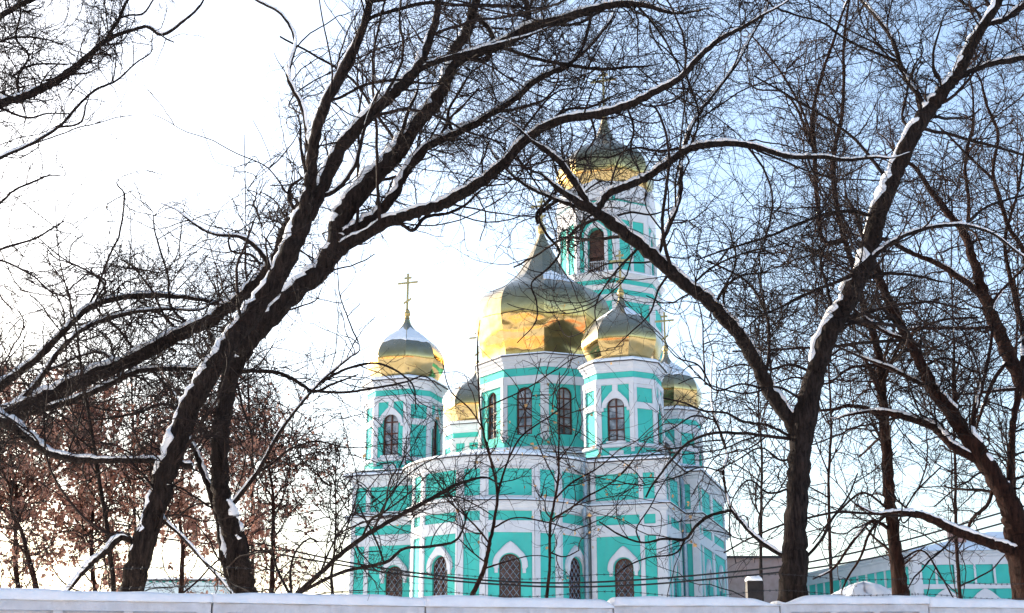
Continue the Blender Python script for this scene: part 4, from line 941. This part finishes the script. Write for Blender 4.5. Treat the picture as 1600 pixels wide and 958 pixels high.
mb = MB(); mb.add([(2.05,1.7,zt+1.503),(2.85,1.7,zt+1.503),(2.85,2.8,zt+1.503),(2.05,2.8,zt+1.503),(2.45,1.85,zt+1.72),(2.45,2.65,zt+1.72)],[(0,1,4),(1,2,5,4),(2,3,5),(3,0,4,5),(3,2,1,0)]); mb.build('dormer_snow', M['snow'], rf)
# low turquoise building far on the left
q0 = at(215, 908, 100); q1 = at(360, 908, 100)
o, a, b = block('long_low_building', 'long low pale turquoise building glimpsed behind the rusty shrubs', 'building', q0[0], q1[0], 100, 110, q0[2], M['teal'], 0, True, 0.5)
mb = MB(); h = q0[2]
for k in range(14): x = -a + (k+.5)*2*a/14; mb.box(x-0.12, x+0.12, -b-0.08, -b, 0.2, h)
mb.box(-a, a, -b-0.09, -b, h-1.0, h-0.1); mb.build('trim', M['white'], o)
# snow heap behind the fence on the right
mb = MB(); c = at(1350, 917, 27); n, m_ = 26, 9; rnd = random.Random(3); vs = []
for i in range(m_+1):
    for k in range(n):
        a = 2*PI*k/n; r = math.cos(PI/2*i/m_)**0.8; z = math.sin(PI/2*i/m_)
        nz = 1 + 0.14*math.sin(3*a+i) + 0.10*math.sin(7*a+2*i) + rnd.uniform(-.05,.05)
        vs.append((c[0]+1.5*r*nz*math.cos(a), 27+0.9*r*nz*math.sin(a), c[2]*z*(1+0.03*math.sin(5*a))))
mb.add(vs, [(i*n+k, i*n+(k+1)%n, (i+1)*n+(k+1)%n, (i+1)*n+k) for i in range(m_) for k in range(n)])
tag(mb.build('snow_heap', M['snow'], smooth=True), 'rounded snow heap just behind the fence under drooping twigs', 'snow heap')

# houses across the street behind the photographer: they show only as reflections in the gilded domes
rnd = random.Random(21)
for i, (x0, x1, h, mt, lb) in enumerate(((-110,-62,13,'ochre','longest ochre apartment house across the street, farthest left of its row'),(-60,-34,10,'brick','low orange brick house across the street between two ochre houses'),
        (-32,-2,15,'ochre','tall ochre apartment house facing the church across the street'),(0,26,11,'brick','orange brick house across the street right of the tall ochre one'),(28,60,14,'ochre','ochre apartment house across the street beside the long brick block'),(62,110,12,'brick','long brick apartment block at the end of the row across the street'))):
    o, a, b = block('apartment_house', lb, 'building', x0, x1, -58, -46, h, M[mt], 0, True, 2.5)
    for r in range(int(h//3.2)):
        for k in range(int((x1-x0)//3.4)):
            x = -a + 1.7 + k*3.4; mb = MB(); z = 1.2 + r*3.1; mb.box(x-0.6, x+0.6, b, b+0.05, z, z+1.5); mb.box(x-0.05, x+0.05, b+.05, b+0.08, z, z+1.5)
            mb.build('window', M['glass'], o)

# ------------------------------------------------------------------ light and sky
SUN_AZ, SUN_EL = 129.0, 15.0      # azimuth measured from the camera's back (-Y) round by the left (-X)
sd = np.array((-math.sin(R(SUN_AZ))*math.cos(R(SUN_EL)), -math.cos(R(SUN_AZ))*math.cos(R(SUN_EL)), math.sin(R(SUN_EL))))
ld = bpy.data.lights.new('sun', 'SUN'); lo = bpy.data.objects.new('sun', ld); COL.objects.link(lo)
from mathutils import Vector
lo.rotation_euler = Vector(sd).to_track_quat('Z', 'Y').to_euler(); lo.location = (-40, 40, 60)
ld.energy = 4.6; ld.angle = R(0.5); ld.color = (1.0, 0.90, 0.76)
w = bpy.data.worlds.new('World'); SC.world = w; w.use_nodes = True; nt = w.node_tree
bg = nt.nodes['Background']; sk = nt.nodes.new('ShaderNodeTexSky'); sk.sky_type = 'NISHITA'; sk.sun_disc = False
sk.sun_elevation = R(SUN_EL); sk.sun_rotation = math.atan2(sd[0], sd[1]); sk.air_density = 1.0; sk.dust_density = 2.8; sk.ozone_density = 1.7
nt.links.new(sk.outputs[0], bg.inputs[0]); bg.inputs[1].default_value = 0.15
SC.view_settings.view_transform = 'Standard'; SC.view_settings.look = 'None'; SC.view_settings.exposure = 1.65; SC.view_settings.gamma = 1
SC.render.engine = 'CYCLES'; cy = SC.cycles
cy.max_bounces = 5; cy.diffuse_bounces = 3; cy.glossy_bounces = 3; cy.use_denoising = True; cy.use_adaptive_sampling = True; cy.adaptive_threshold = 0.02
SC.render.use_persistent_data = False
